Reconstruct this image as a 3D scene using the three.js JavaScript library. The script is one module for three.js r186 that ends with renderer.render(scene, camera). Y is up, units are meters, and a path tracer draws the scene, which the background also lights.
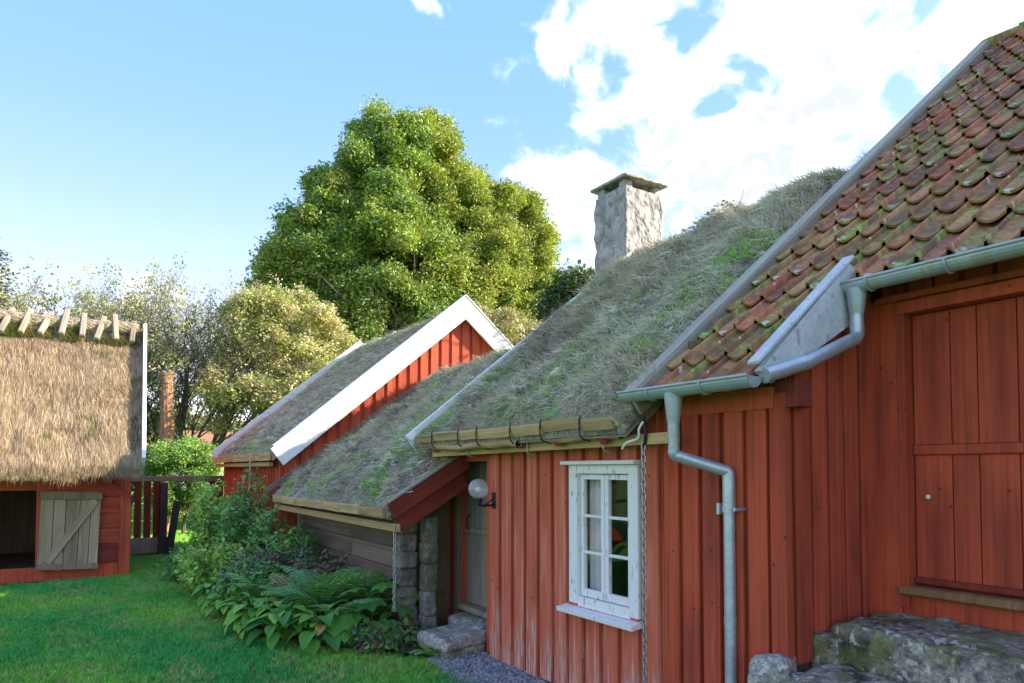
import * as THREE from 'three';
import { mergeGeometries, mergeVertices } from 'three/addons/utils/BufferGeometryUtils.js';

// ---------------------------------------------------------------- camera, sky, sun, exposure
const scene = new THREE.Scene();
const D2R = Math.PI / 180;
const camera = new THREE.PerspectiveCamera(2 * Math.atan(341.5 / 690) / D2R, 1024 / 683, 0.1, 900);
camera.position.set(0, 1.87, 0);
{
  const yaw = 32.7 * D2R, pitch = 2 * D2R;
  camera.lookAt(Math.sin(yaw) * Math.cos(pitch), 1.87 + Math.sin(pitch), -Math.cos(yaw) * Math.cos(pitch));
  camera.setViewOffset(1024, 683, 0, -104.4, 1024, 683);
}
const renderer = new THREE.WebGLRenderer({ antialias: true });
renderer.setSize(1024, 683);
renderer.toneMapping = THREE.LinearToneMapping;
renderer.toneMappingExposure = 6.0;
renderer.shadowMap.enabled = true;
const SUN = new THREE.Vector3(1, 0.56, 0.44).normalize();
const sun = new THREE.DirectionalLight(new THREE.Color().setRGB(1, 0.86, 0.7), 2.8);
sun.position.copy(SUN).multiplyScalar(60);
sun.castShadow = true;
sun.shadow.mapSize.set(4096, 4096);
Object.assign(sun.shadow.camera, { left: -40, right: 40, top: 40, bottom: -40, near: 1, far: 160 });
sun.name = 'sun';
scene.add(sun, sun.target);

// ---------------------------------------------------------------- numbers and noise
function rng(seed) { let a = seed >>> 0; return () => { a = (a + 0x6d2b79f5) | 0; let t = Math.imul(a ^ (a >>> 15), 1 | a); t = (t + Math.imul(t ^ (t >>> 7), 61 | t)) ^ t; return ((t ^ (t >>> 14)) >>> 0) / 4294967296; }; }
const HASH = new Float32Array(65536); { const r = rng(77); for (let i = 0; i < 65536; i++) HASH[i] = r(); }
const hsh = (x, y, z) => HASH[((x * 73856093) ^ (y * 19349663) ^ (z * 83492791)) & 65535];
const sm = (t) => t * t * (3 - 2 * t), mod = (a, n) => ((a % n) + n) % n;
const clamp = (x, a = 0, b = 1) => Math.min(b, Math.max(a, x));
const sstep = (a, b, x) => sm(clamp((x - a) / (b - a)));
const lerp = (a, b, t) => a + (b - a) * t;
const mix3 = (a, b, t) => [lerp(a[0], b[0], t), lerp(a[1], b[1], t), lerp(a[2], b[2], t)];
function n3(x, y, z) {
  const X = Math.floor(x), Y = Math.floor(y), Z = Math.floor(z), u = sm(x - X), v = sm(y - Y), w = sm(z - Z);
  const l = (k) => lerp(lerp(hsh(X, Y, k), hsh(X + 1, Y, k), u), lerp(hsh(X, Y + 1, k), hsh(X + 1, Y + 1, k), u), v);
  return lerp(l(Z), l(Z + 1), w);
}
function fbm(x, y, z = 0, o = 4) { let s = 0, a = 0.5, t = 0; for (let i = 0; i < o; i++) { s += a * n3(x, y, z + i * 17); t += a; x *= 2.03; y *= 2.03; z *= 2.03; a *= 0.5; } return s / t; }
// periodic noise for textures: x in [0,px), y in [0,py)
function pn(x, y, px, py, s) {
  const X = Math.floor(x), Y = Math.floor(y), u = sm(x - X), v = sm(y - Y), a = mod(X, px), b = mod(X + 1, px), c = mod(Y, py), d = mod(Y + 1, py);
  return lerp(lerp(hsh(a, c, s), hsh(b, c, s), u), lerp(hsh(a, d, s), hsh(b, d, s), u), v);
}
function pf(u, v, px, py, s, o = 4) { let r = 0, a = 0.5, t = 0; for (let i = 0; i < o; i++) { r += a * pn(u * px, v * py, px, py, s + i * 31); t += a; px *= 2; py *= 2; a *= 0.5; } return r / t; }

// ---------------------------------------------------------------- the sky: air and broken cumulus, one equirectangular picture
{
  const W = 4096, H = 2048, data = new Float32Array(W * H * 4);
  // banks of cloud: [azimuth from -Z towards +X, elevation, half width, half height, weight] in degrees
  const banks = [
    [46, 33, 8, 3.2, 0.9], [54, 32, 9, 5, 1.2], [61, 32, 6, 4, 1], [44.5, 28.6, 4, 2.2, 0.85], [50, 23, 9, 2.6, 1.1], [58, 22, 8, 4.2, 1.1], [42, 21.5, 8, 2.6, 0.7], [60, 26.5, 5, 2.5, .6],
    [36.5, 24.2, 2.8, 1.4, 1.0], [32.4, 26.6, 1.9, 0.9, 0.95], [40, 27, 1.4, 1.1, 0.9], [39.6, 30, 1, .8, .8], [36.6, 32, 1, 1.2, 0.75], [26, 34.4, 2, 1, 0.75], [18, 34.6, 1.6, 0.8, 0.7], [67.5, 28.5, 2.6, 2.4, 0.8], [37, 20.4, 3.4, 1.8, 0.62],
    [4.5, 12.2, 2.2, 2, 0.9], [52, 16, 16, 4, 0.5],
    [49.5, 27.2, 2.6, 0.9, -0.9], [62, 26.3, 1.8, 1.6, -1.1], [64.5, 31.5, 1.2, 2.4, -.8], [40.5, 31, 1.6, 1.6, -.5],
  ];
  // how thick the cloud is in a direction (below 0: none)
  const cloud = (x, y, z) => {
    const azd = Math.atan2(x, -z) / D2R, eld = Math.asin(clamp(y, -1, 1)) / D2R; let bank = 0;
    for (const b of banks) { let da = azd - b[0]; if (da > 180) da -= 360; if (da < -180) da += 360; const dx = da / b[2], dy = (eld - b[1]) / b[3], d2 = dx * dx + dy * dy; if (d2 < 5) bank += b[4] * Math.exp(-d2 * 0.9); }
    bank = clamp(bank, 0, 1.05);
    const near = sstep(-22, -2, azd) * (1 - sstep(76, 95, azd)) * (1 - sstep(38, 48, eld));   // this quarter holds the banks listed above; elsewhere clouds of the same kind drift by chance
    const sy = 1 / Math.max(0.14, y + 0.12), base = lerp(sstep(0.5, 0.72, fbm(x * 2.2 * sy + 11, 3.3, z * 2.2 * sy, 3)), bank, near);
    if (base < 0.02) return -1;
    const wx = (fbm(x * 16 + 7, y * 16, z * 16, 3) - .5) * .09;
    let f = 0, am = 0.5, fr = 13, tt = 0; for (let o = 0; o < 7; o++) { f += am * n3((x + wx) * fr + o * 9.7, (y + wx) * fr * 1.6 + 5.3 * o, z * fr + o * 5.1); tt += am; am *= 0.62; fr *= 2.03; } f /= tt;
    return base * 0.8 + (f - 0.5) * 3.0 - 0.38 - (1 - sstep(0.02, 0.3, base)) * 0.5;
  };
  for (let r = H / 2 - 8; r < H; r++) {
    const el = ((r + 0.5) / H - 0.5) * Math.PI, se = Math.sin(el), ce = Math.cos(el);
    for (let c = 0; c < W; c++) {
      const ro = ((c + 0.5) / W - 0.5) * 2 * Math.PI, x = Math.cos(ro) * ce, z = Math.sin(ro) * ce;
      const cs = x * SUN.x + se * SUN.y + z * SUN.z;
      const h = Math.max(0, se), k = Math.pow(1 - h, 5.2);
      // clear air: pale at the horizon, bluer above, a broad glow about the sun
      const glow = Math.pow(Math.max(0, cs), 6) * 0.2;
      const R = lerp(0.053, 0.45, k) + glow, G = lerp(0.11, 0.455, k) + glow * 0.95, B = lerp(0.26, 0.47, k) + glow * 0.8;
      const dens = cloud(x, se, z), a = sstep(-0.22, 0.72, dens); let lit = 1;
      if (a > 0) { const u = cloud(x * 0.985 + SUN.x * 0.02, se + 0.045, z * 0.985 + SUN.z * 0.02); lit = 1 - 0.44 * sstep(0.0, 0.9, u) * sstep(0.1, 0.8, dens); }
      const cR = 0.29 * (lit - 0.1 * (1 - lit)), cG = 0.292 * (lit - 0.02 * (1 - lit)), cB = 0.297 * (lit + 0.1 * (1 - lit));
      const i = (r * W + c) * 4;
      data[i] = lerp(R, cR, a); data[i + 1] = lerp(G, cG, a); data[i + 2] = lerp(B, cB, a); data[i + 3] = 1;
    }
  }
  for (let r = 0; r < H / 2 - 8; r++) for (let c = 0; c < W; c++) { const i = (r * W + c) * 4; data[i] = 0.12; data[i + 1] = 0.13; data[i + 2] = 0.08; data[i + 3] = 1; }
  const t = new THREE.DataTexture(data, W, H, THREE.RGBAFormat, THREE.FloatType);
  t.mapping = THREE.EquirectangularReflectionMapping; t.magFilter = THREE.LinearFilter; t.minFilter = THREE.LinearFilter; t.needsUpdate = true;
  scene.background = t; scene.environment = t;
}

// ---------------------------------------------------------------- textures: matter only
function tex(w, h, sw, sh, fn, srgb = true) {   // w x h pixels that cover sw x sh metres; fn(u, v) gives 0..1 linear albedo or a height
  const d = new Uint8Array(w * h * 4), enc = (x) => (x <= 0.0031308 ? 12.92 * x : 1.055 * Math.pow(x, 1 / 2.4) - 0.055) * 255;
  for (let y = 0; y < h; y++) for (let x = 0; x < w; x++) {
    const c = fn(x / w, y / h), i = (y * w + x) * 4;
    for (let k = 0; k < 3; k++) { const q = Array.isArray(c) ? c[k] : c; d[i + k] = clamp(srgb ? enc(clamp(q)) : q * 255, 0, 255); }
    d[i + 3] = 255;
  }
  const t = new THREE.DataTexture(d, w, h, THREE.RGBAFormat);
  t.wrapS = t.wrapT = THREE.RepeatWrapping; t.magFilter = THREE.LinearFilter; t.minFilter = THREE.LinearMipmapLinearFilter; t.generateMipmaps = true;
  t.repeat.set(1 / sw, 1 / sh); if (srgb) t.colorSpace = THREE.SRGBColorSpace; t.needsUpdate = true;
  return t;
}
const std = (o) => new THREE.MeshStandardMaterial({ roughness: 0.85, metalness: 0, side: THREE.DoubleSide, ...o });
const phy = (o) => new THREE.MeshPhysicalMaterial({ roughness: 0.85, side: THREE.DoubleSide, ...o });
const grainAt = (u, v, s, a = 40, b = 2) => pf(u, v, a, b, s, 3) * 0.6 + pf(u, v, a * 3, b * 2, s + 9, 2) * 0.4;
const knots = (u, v, s) => { let k = 0; for (let i = 0; i < 7; i++) { const cu = hsh(i, s, 1), cv = hsh(i, s, 2); let du = Math.abs(u - cu), dv = Math.abs(v - cv); du = Math.min(du, 1 - du); dv = Math.min(dv, 1 - dv); const d = Math.hypot(du * 1.0, dv * 2.0) / 0.014; k = Math.max(k, 1 - d); } return clamp(k * 1.6); };
function paintedWood(seed, base, dark, bare, wear, w = 512, h = 1024, sw = 1, sh = 2) {
  const col = tex(w, h, sw, sh, (u, v) => {
    const g = grainAt(u, v, seed), big = pf(u, v, 5, 3, seed + 40, 4), st = pf(u, v, 70, 3, seed + 60, 3);
    let c = mix3(base, dark, clamp(clamp((0.6 - g) * 2.2) * 0.6 + clamp((0.52 - big) * 2.6) * 0.6));
    c = mix3(c, bare, sstep(0.72 - wear * 0.2, 0.86 - wear * 0.2, st * 0.6 + big * 0.4) * 0.7);
    c = mix3(c, [dark[0] * 0.35, dark[1] * 0.4, dark[2] * 0.4], knots(u, v, seed) * 0.8);
    return c;
  });
  const bmp = tex(w, h, sw, sh, (u, v) => grainAt(u, v, seed) * 0.8 - knots(u, v, seed) * .3 + .2, false);
  return { map: col, bumpMap: bmp, bumpScale: 0.004 };
}
const RED = [0.5, 0.078, 0.026], REDD = [0.2, 0.028, 0.012], REDB = [0.56, 0.17, 0.09];
const M = {};
const redTex = [paintedWood(11, RED, REDD, REDB, 0.25), paintedWood(23, [0.44, 0.066, 0.023], [0.14, 0.026, 0.016], REDB, 0.1)];
M.red = [std({ ...redTex[0] }), std({ ...redTex[1] }), std({ ...redTex[0], color: new THREE.Color().setRGB(0.78, 0.74, 0.72) }), std({ ...redTex[1], color: new THREE.Color().setRGB(1.14, 1.25, 1.2) })];
M.redDeep = [std({ ...redTex[1], color: new THREE.Color().setRGB(0.5, 0.44, 0.5) }), std({ ...redTex[0], color: new THREE.Color().setRGB(0.42, 0.36, 0.4) })];
// boards whose lowest hand's breadths are worn to bare grey wood by splash (v = 0 at the ground)
{
  const mk = (seed, lean) => tex(512, 1024, 1, 2.4, (u, v) => {
    const g = grainAt(u, v, seed), big = pf(u, v, 5, 3, seed + 40, 4), st = pf(u, v, 60, 4, seed + 60, 4), y = v * 2.4;
    let c = mix3([0.56, 0.125, 0.058], [0.26, 0.038, 0.017], clamp(clamp((0.6 - g) * 2.2) * 0.6 + clamp((0.5 - big) * 2.6) * 0.5));
    c = mix3(c, [0.62, 0.26, 0.16], sstep(0.5, 0.72, st * 0.6 + big * 0.4) * 0.6);
    const worn = sstep(0.0, 0.3, (0.46 + lean + (pf(u, v, 40, 3, seed + 5, 4) - 0.5) * 1.1) - y) * sstep(0.42, 0.72, st * 0.5 + pf(u, v, 110, 20, seed + 71, 3) * .6);
    c = mix3(c, mix3([0.4, 0.33, 0.27], [0.58, 0.5, 0.42], g), worn * 0.8);
    return mix3(c, [0.05, 0.016, 0.01], knots(u, v, seed) * 0.8);
  });
  M.redWorn = [31, 47, 59].map((s, i) => std({ map: mk(s, [0, .12, -.1][i]), bumpMap: redTex[i % 2].bumpMap, bumpScale: 0.004 }));
}
const greyTex = paintedWood(5, [0.27, 0.235, 0.175], [0.1, 0.083, 0.06], [0.4, 0.36, 0.28], 0.5);
M.grey = [std(greyTex), std({ ...greyTex, color: new THREE.Color().setRGB(0.75, 0.72, 0.68) }), std({ ...greyTex, color: new THREE.Color().setRGB(1.15, 1.12, 1.02) })];
M.sillWood = std({ ...greyTex, color: new THREE.Color().setRGB(0.85, 0.52, 0.26) });
M.greyDark = M.grey[0];
M.logWall = [std({ ...greyTex, color: new THREE.Color().setRGB(0.6, 0.5, 0.5) }), std({ ...greyTex, color: new THREE.Color().setRGB(0.72, 0.62, 0.62) }), std({ ...greyTex, color: new THREE.Color().setRGB(0.5, 0.42, 0.42) })];
M.shutter = [[1.2, 1.05, 0.82], [0.9, 0.76, 0.58], [1.35, 1.2, 0.98]].map((c) => std({ ...greyTex, color: new THREE.Color().setRGB(...c) }));
const strawTex = paintedWood(8, [0.5, 0.34, 0.14], [0.17, 0.105, 0.045], [0.6, 0.46, 0.24], 0.4);
M.pine = [std(strawTex), std({ ...strawTex, color: new THREE.Color().setRGB(0.8, 0.78, 0.76) }), std({ ...strawTex, color: new THREE.Color().setRGB(0.92, 1.0, 1.05) })];
const whiteTex = (() => { const f = (u, v) => { const ch = pf(u, v, 44, 22, 91, 4), g = grainAt(u, v, 14); let c = mix3([0.74, 0.735, 0.7], [0.6, 0.59, 0.55], clamp((0.55 - g) * 2) * 0.5); return mix3(c, [0.3, 0.26, 0.2], sstep(0.71, 0.76, ch) * 0.8); }; return { map: tex(512, 512, 0.8, 1.6, f), bumpMap: tex(512, 512, 0.8, 1.6, (u, v) => 0.6 + grainAt(u, v, 14) * 0.3 - sstep(0.71, 0.76, pf(u, v, 44, 22, 91, 4)) * 0.4, false), bumpScale: 0.002 }; })();
M.white = std({ ...whiteTex, roughness: 0.6 });
const stoneTex = (seed, a, b, moss, lich = 1) => ({
  map: tex(1024, 1024, 1.1, 1.1, (u, v) => {
    const big = pf(u, v, 4, 4, seed, 6), fine = pf(u, v, 90, 90, seed + 3, 2), mid = pf(u, v, 24, 24, seed + 5, 4), li = pf(u, v, 7, 7, seed + 7, 6), l2 = pf(u, v, 34, 34, seed + 8, 3);
    let c = mix3(a, b, clamp((big * 0.5 + mid * 0.5 - 0.34) * 3.2)); c = c.map((x) => x * (0.45 + fine * 1.1));
    c = mix3(c, [0.5, 0.49, 0.4], sstep(0.66, 0.72, l2) * 0.75 * lich);
    return mix3(c, mix3([0.04, 0.055, 0.012], [0.17, 0.19, 0.04], fine * 0.6 + mid * 0.5), sstep(0.6 - moss * 0.22, 0.78 - moss * 0.22, li * 0.75 + mid * 0.25) * 0.75);
  }),
  bumpMap: tex(1024, 1024, 1.1, 1.1, (u, v) => pf(u, v, 7, 7, seed + 21, 7), false), bumpScale: 0.05,
});
M.stone = std(stoneTex(101, [0.055, 0.05, 0.038], [0.3, 0.275, 0.215], 0.75));
M.stoneDry = std(stoneTex(111, [0.17, 0.158, 0.135], [0.38, 0.355, 0.3], 0.15));
M.stoneDim = std({ ...stoneTex(121, [0.09, 0.083, 0.072], [0.2, 0.185, 0.155], 0.2, 0) });
M.plaster = std({
  map: tex(512, 512, 1.0, 1.0, (u, v) => { const b = pf(u, v, 7, 7, 61, 5), f = pf(u, v, 50, 50, 63, 3), p = pf(u, v, 16, 12, 66, 4); let c = mix3([0.22, 0.212, 0.195], [0.4, 0.385, 0.355], clamp((b - 0.3) * 2.2)); c = mix3(c, [0.16, 0.15, 0.14], sstep(0.6, 0.7, p) * 0.75); return c.map((x) => x * (0.8 + 0.4 * f)); }),
  bumpMap: tex(512, 512, 1.0, 1.0, (u, v) => pf(u, v, 10, 9, 71, 5), false), bumpScale: 0.05,
});
M.zinc = std({ metalness: 0.55, roughness: 0.42, map: tex(256, 256, 0.5, 0.5, (u, v) => { const a = pf(u, v, 6, 6, 33, 5), b = pf(u, v, 24, 24, 35, 3); return mix3([0.36, 0.41, 0.44], [0.5, 0.55, 0.57], a).map((x) => x * (0.85 + 0.3 * b)); }) });
M.zincOld = std({ metalness: 0.35, roughness: 0.5, map: tex(256, 256, 0.6, 0.6, (u, v) => { const a = pf(u, v, 6, 6, 43, 5), b = pf(u, v, 14, 14, 45, 4); return mix3(mix3([0.27, 0.33, 0.34], [0.42, 0.48, 0.49], a), [0.3, 0.31, 0.18], sstep(0.58, 0.74, b) * 0.6); }) });
M.iron = std({ color: new THREE.Color().setRGB(0.02, 0.02, 0.022), roughness: 0.55, metalness: 0.3 });
M.chain = std({ color: new THREE.Color().setRGB(0.42, 0.43, 0.44), roughness: 0.4, metalness: 0.8 });
M.dark = std({ ...greyTex, color: new THREE.Color().setRGB(0.7, 0.58, 0.46), roughness: 1 });
M.soil = std({ color: new THREE.Color().setRGB(0.045, 0.035, 0.025), roughness: 1, map: null });
const C0 = (v) => new THREE.Color().setRGB(v, v, v);
const glass = phy({ color: 0xffffff, transmission: 1, thickness: 0, roughness: 0.015, ior: 1.52 });
M.globe = phy({ color: C0(0.95), transmission: 0.8, thickness: 0, roughness: 0.08, ior: 1.52 });
M.lead = std({ roughness: 0.7, map: tex(256, 256, 0.7, 0.7, (u, v) => { const a = pf(u, v, 7, 7, 143, 5), b = pf(u, v, 30, 30, 145, 3), s = pf(u, v, 12, 12, 149, 4); return mix3(mix3([0.38, 0.4, 0.4], [0.56, 0.58, 0.57], a), [0.17, 0.18, 0.16], sstep(0.7, 0.78, s) * .5).map((x) => x * (0.85 + 0.3 * b)); }), bumpMap: tex(256, 256, .7, .7, (u, v) => pf(u, v, 8, 8, 151, 4), false), bumpScale: .01 });

// ---------------------------------------------------------------- building helpers
const numbers = new Map();
function numbered(n) { const k = numbers.get(n) ?? 0; numbers.set(n, k + 1); return k ? n + '_' + String(k).padStart(3, '0') : n; }
function thing(name, label, category, pos = [0, 0, 0], group) { const o = new THREE.Group(); o.name = numbered(name); o.position.set(...pos); o.userData = { label, category }; if (group) o.userData.group = group; scene.add(o); return o; }
// a thing whose parts are given in world coordinates: the group stands at its base
function site(name, label, category, pos, group) { const o = thing(name, label, category, pos, group); o.base = new THREE.Vector3(...pos); return o; }
function tag(o, label, category, group) { o.userData.label = label; o.userData.category = category; if (group) o.userData.group = group; return o; }
function part(name, geo, mat, parent, pos, rot) { const m = new THREE.Mesh(geo, mat); m.name = parent === scene ? numbered(name) : name; if (pos) m.position.set(...pos); if (parent.base) m.position.sub(parent.base); if (rot) m.rotation.set(...rot); m.castShadow = m.receiveShadow = true; parent.add(m); return m; }
function flat(pos, uv) { const g = new THREE.BufferGeometry(); g.setAttribute('position', new THREE.Float32BufferAttribute(pos, 3)); g.setAttribute('uv', new THREE.Float32BufferAttribute(uv, 2)); g.computeVertexNormals(); return g; }
function boxUV(g) {   // uv in metres by the way a face points
  if (g.index) g = g.toNonIndexed();
  const p = g.attributes.position, uv = new Float32Array(p.count * 2), a = new THREE.Vector3(), b = new THREE.Vector3(), c = new THREE.Vector3(), n = new THREE.Vector3();
  for (let i = 0; i < p.count; i += 3) {
    a.fromBufferAttribute(p, i); b.fromBufferAttribute(p, i + 1); c.fromBufferAttribute(p, i + 2); n.copy(b).sub(a).cross(c.clone().sub(a));
    const x = Math.abs(n.x), y = Math.abs(n.y), z = Math.abs(n.z);
    [a, b, c].forEach((q, k) => { const s = x > y && x > z ? [q.z, q.y] : y > z ? [q.x, q.z] : [q.x, q.y]; uv[(i + k) * 2] = s[0]; uv[(i + k) * 2 + 1] = s[1]; });
  }
  g.setAttribute('uv', new THREE.BufferAttribute(uv, 2));
  return g;
}
// a prism: polygon pts [[x,y]...] (counter-clockwise) from z = 0 to z = t with a chamfer c on the front rim; uv in metres
function prism(pts, t, c = 0, uo = 0, vo = 0) {
  const P = [], U = [], n = pts.length;
  const quad = (a, b, d, e, ua, ub, ud, ue) => { P.push(...a, ...b, ...d, ...a, ...d, ...e); U.push(...ua, ...ub, ...ud, ...ua, ...ud, ...ue); };
  let cx = 0, cy = 0; for (const p of pts) { cx += p[0] / n; cy += p[1] / n; }
  const inn = pts.map(([x, y], i) => { const a = pts[(i + n - 1) % n], b = pts[(i + 1) % n]; const e1 = [x - a[0], y - a[1]], e2 = [b[0] - x, b[1] - y], l1 = Math.hypot(...e1) || 1, l2 = Math.hypot(...e2) || 1; let nx = -e1[1] / l1 - e2[1] / l2, ny = e1[0] / l1 + e2[0] / l2; const l = Math.hypot(nx, ny) || 1; return [x + nx / l * c, y + ny / l * c]; });
  const uvo = (x, y) => [x + uo, y + vo];
  const F = c ? inn : pts;
  for (const f of THREE.ShapeUtils.triangulateShape(pts.map((p) => new THREE.Vector2(...p)), [])) {
    for (const k of f) { P.push(...F[k], t); U.push(...uvo(...F[k])); }
    for (const k of [f[0], f[2], f[1]]) { P.push(...pts[k], 0); U.push(...uvo(...pts[k])); }
  }
  for (let i = 0; i < n; i++) {
    const a = pts[i], b = pts[(i + 1) % n], ai = F[i], bi = F[(i + 1) % n], ver = Math.abs(b[0] - a[0]) < Math.abs(b[1] - a[1]);
    const s = (p, z) => (ver ? uvo(p[0] + z, p[1]) : uvo(p[0], p[1] + z));
    quad([...a, 0], [...b, 0], [...b, t - c], [...a, t - c], s(a, 0), s(b, 0), s(b, t), s(a, t));
    if (c) quad([...a, t - c], [...b, t - c], [...bi, t], [...ai, t], uvo(...a), uvo(...b), uvo(...bi), uvo(...ai));
  }
  return flat(P, U);
}
const rect = (x0, x1, y0, y1) => [[x0, y0], [x1, y0], [x1, y1], [x0, y1]];
// a bar between two points with a w x h section (w across, h along "up"), grain along its length
function bar(a, b, w, h, up = [0, 1, 0], c = 0.004, vo = 0) {
  const A = new THREE.Vector3(...a), B = new THREE.Vector3(...b), d = B.clone().sub(A), L = d.length(); d.normalize();
  const z = new THREE.Vector3(...up).addScaledVector(d, -new THREE.Vector3(...up).dot(d)).normalize(), x = new THREE.Vector3().crossVectors(d, z);
  const g = prism(rect(-w / 2, w / 2, 0, L), h, c, vo * 1.7, vo); g.translate(0, 0, -h / 2);
  g.applyMatrix4(new THREE.Matrix4().makeBasis(x, d, z).setPosition(A)); g.computeVertexNormals();
  return g;
}
function box(x0, x1, y0, y1, z0, z1, c = 0.003) { const g = prism(rect(x0, x1, y0, y1), z1 - z0, c); g.translate(0, 0, z0); return g; }
function merge(list) { const l = list.map((g) => { const q = g.index ? g.toNonIndexed() : g; for (const k of Object.keys(q.attributes)) if (!['position', 'normal', 'uv'].includes(k)) q.deleteAttribute(k); return q; }); return mergeGeometries(l, false); }
function tube(pts, r, seg = 10, n = null, closed = false, tension = 0.5) { const c = new THREE.CatmullRomCurve3(pts.map((p) => new THREE.Vector3(...p)), closed, 'catmullrom', tension); const g = new THREE.TubeGeometry(c, n ?? pts.length * 6, r, seg, closed).toNonIndexed(); const L = c.getLength(), u = g.attributes.uv; for (let i = 0; i < u.count; i++) u.setXY(i, u.getY(i) * r * 6.28, u.getX(i) * L); return g; }
function straightTube(a, b, r0, r1 = r0, seg = 12) { const A = new THREE.Vector3(...a), B = new THREE.Vector3(...b), L = A.distanceTo(B), g = new THREE.CylinderGeometry(r1, r0, L, seg, 1).toNonIndexed(); const u = g.attributes.uv; for (let i = 0; i < u.count; i++) u.setXY(i, u.getX(i) * r0 * 6.28, u.getY(i) * L); g.applyQuaternion(new THREE.Quaternion().setFromUnitVectors(new THREE.Vector3(0, 1, 0), B.clone().sub(A).normalize())); g.translate(...A.clone().add(B).multiplyScalar(0.5).toArray()); return g; }
// rough stone: a rounded block, pushed about by noise
function rock(w, h, d, seed, rough = 0.12, n = 10) {
  let g = new THREE.BoxGeometry(w, h, d, Math.max(3, Math.round(n * w / Math.max(w, h, d))), Math.max(3, Math.round(n * h / Math.max(w, h, d))), Math.max(3, Math.round(n * d / Math.max(w, h, d))));
  g.deleteAttribute('uv'); g.deleteAttribute('normal'); g = mergeVertices(g, 1e-5);
  const p = g.attributes.position, m = Math.min(w, h, d), r = m * 0.22, v = new THREE.Vector3(), q = new THREE.Vector3();
  for (let i = 0; i < p.count; i++) {
    v.fromBufferAttribute(p, i);
    q.set(clamp(v.x, -w / 2 + r, w / 2 - r), clamp(v.y, -h / 2 + r, h / 2 - r), clamp(v.z, -d / 2 + r, d / 2 - r));
    const e = v.clone().sub(q); if (e.lengthSq() > 1e-9) v.copy(q).addScaledVector(e.normalize(), r);
    const s = 2.2 / m * 0.35; const k = (o) => ((fbm(v.x * s + seed * 7 + o, v.y * s + o * 3, v.z * s + seed, 3) - 0.5) * 2 + (fbm(v.x * s * 5 + o, v.y * s * 5 + seed, v.z * s * 5, 3) - 0.5) * 0.7) * rough * m;
    p.setXYZ(i, v.x + k(1) * 1.3, v.y + k(5), v.z + k(9) * 1.3);
  }
  const o = boxUV(g); o.computeVertexNormals();
  const sg = mergeVertices(g); sg.computeVertexNormals();
  const nn = sg.toNonIndexed(); o.setAttribute('normal', nn.attributes.normal.clone()); const u = o.attributes.uv; for (let i = 0; i < u.count; i++) u.setXY(i, u.getX(i) + seed * 0.37, u.getY(i) + seed * 0.21);
  return o;
}
const pick = (a, r) => a[Math.floor(r() * a.length) % a.length];
// a wall of upright boards. Local x runs along the wall, local z points out. Boards lie over narrower ones behind; holes [x0, x1, y0, y1] are left open
function boardWall(parent, { at, turn, x0, x1, bottom, top, pitch = 0.215, gap = 0.05, t = 0.026, mats, seed, holes = [], backMat }) {
  const r = rng(seed), n = Math.max(1, Math.round((x1 - x0) / pitch)), w = (x1 - x0) / n;
  const B = typeof bottom === 'function' ? bottom : () => bottom, T = typeof top === 'function' ? top : () => top;
  const put = (a, b, z, th, mat, nm) => {
    const spans = []; const mid = (a + b) / 2, hs = holes.filter((h) => mid > h[0] && mid < h[1]).sort((p, q) => p[2] - q[2]);
    let lo = null; for (const h of hs) { spans.push([lo, h[2]]); lo = h[3]; } spans.push([lo, null]);
    for (const [l, h] of spans) {
      const jb = (r() - 0.5) * 0.02;
      const yb0 = l ?? B(a) + jb, yb1 = l ?? B(b) + jb, yt0 = h ?? T(a), yt1 = h ?? T(b);
      if (yt0 - yb0 < 0.02 && yt1 - yb1 < 0.02) continue;
      const y00 = Math.min(yb0, yt0 - .005), y11 = Math.min(yb1, yt1 - .005), s = (r() - .5) * 0.006;
      const g = prism([[a, y00], [b, y11], [b + s, yt1], [a + s, yt0]], th, z > 0.02 ? 0.004 : 0, Math.floor(r() * 20) * 0.37, 0); g.translate(0, 0, z);
      part(nm, g, mat, parent, at, [0, turn, 0]);
    }
  };
  for (let i = 0; i < n; i++) { const a = x0 + i * w, j = (r() - 0.5) * 0.012; put(a + gap / 2 + j, a + w - gap / 2 + j, t + 0.002 + r() * 0.006, t, pick(mats, r), 'board'); }
  for (let i = 0; i <= n; i++) { const c = x0 + i * w; put(Math.max(x0, c - gap), Math.min(x1, c + gap), 0, t, pick(backMat ?? mats, r), 'backing_board'); }
}
// tufts of blades, drawn as many copies of a few shapes
function tuftGeo(n, len, width, spread, droop, seed, segs = 3) {
  const r = rng(seed), P = [], U = [];
  for (let i = 0; i < n; i++) {
    const a = r() * 6.283, L = len * (0.6 + r() * 0.6), w = width * (0.7 + r() * 0.6), lean = spread * (0.3 + r()), ox = (r() - .5) * spread * len * .5, oz = (r() - .5) * spread * len * .5;
    const dx = Math.cos(a), dz = Math.sin(a), px = -dz, pz = dx; let x = ox, y = 0, z = oz, prev = null, th = lean * 0.6;
    for (let k = 0; k <= segs; k++) {
      const ww = w * (1 - k / segs) * 0.5 + (k === segs ? 0 : 0), L0 = [x - px * ww, y, z - pz * ww], R0 = [x + px * ww, y, z + pz * ww];
      if (prev) { P.push(...prev[0], ...prev[1], ...R0); U.push(0, 0, 1, 0, 1, 1); if (k < segs) { P.push(...prev[0], ...R0, ...L0); U.push(0, 0, 1, 1, 0, 1); } }
      prev = [L0, R0]; const st = L / segs; x += dx * Math.sin(th) * st; z += dz * Math.sin(th) * st; y += Math.cos(th) * st; th += droop * (0.5 + r()) / segs;
    }
  }
  return flat(P, U);
}
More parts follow.
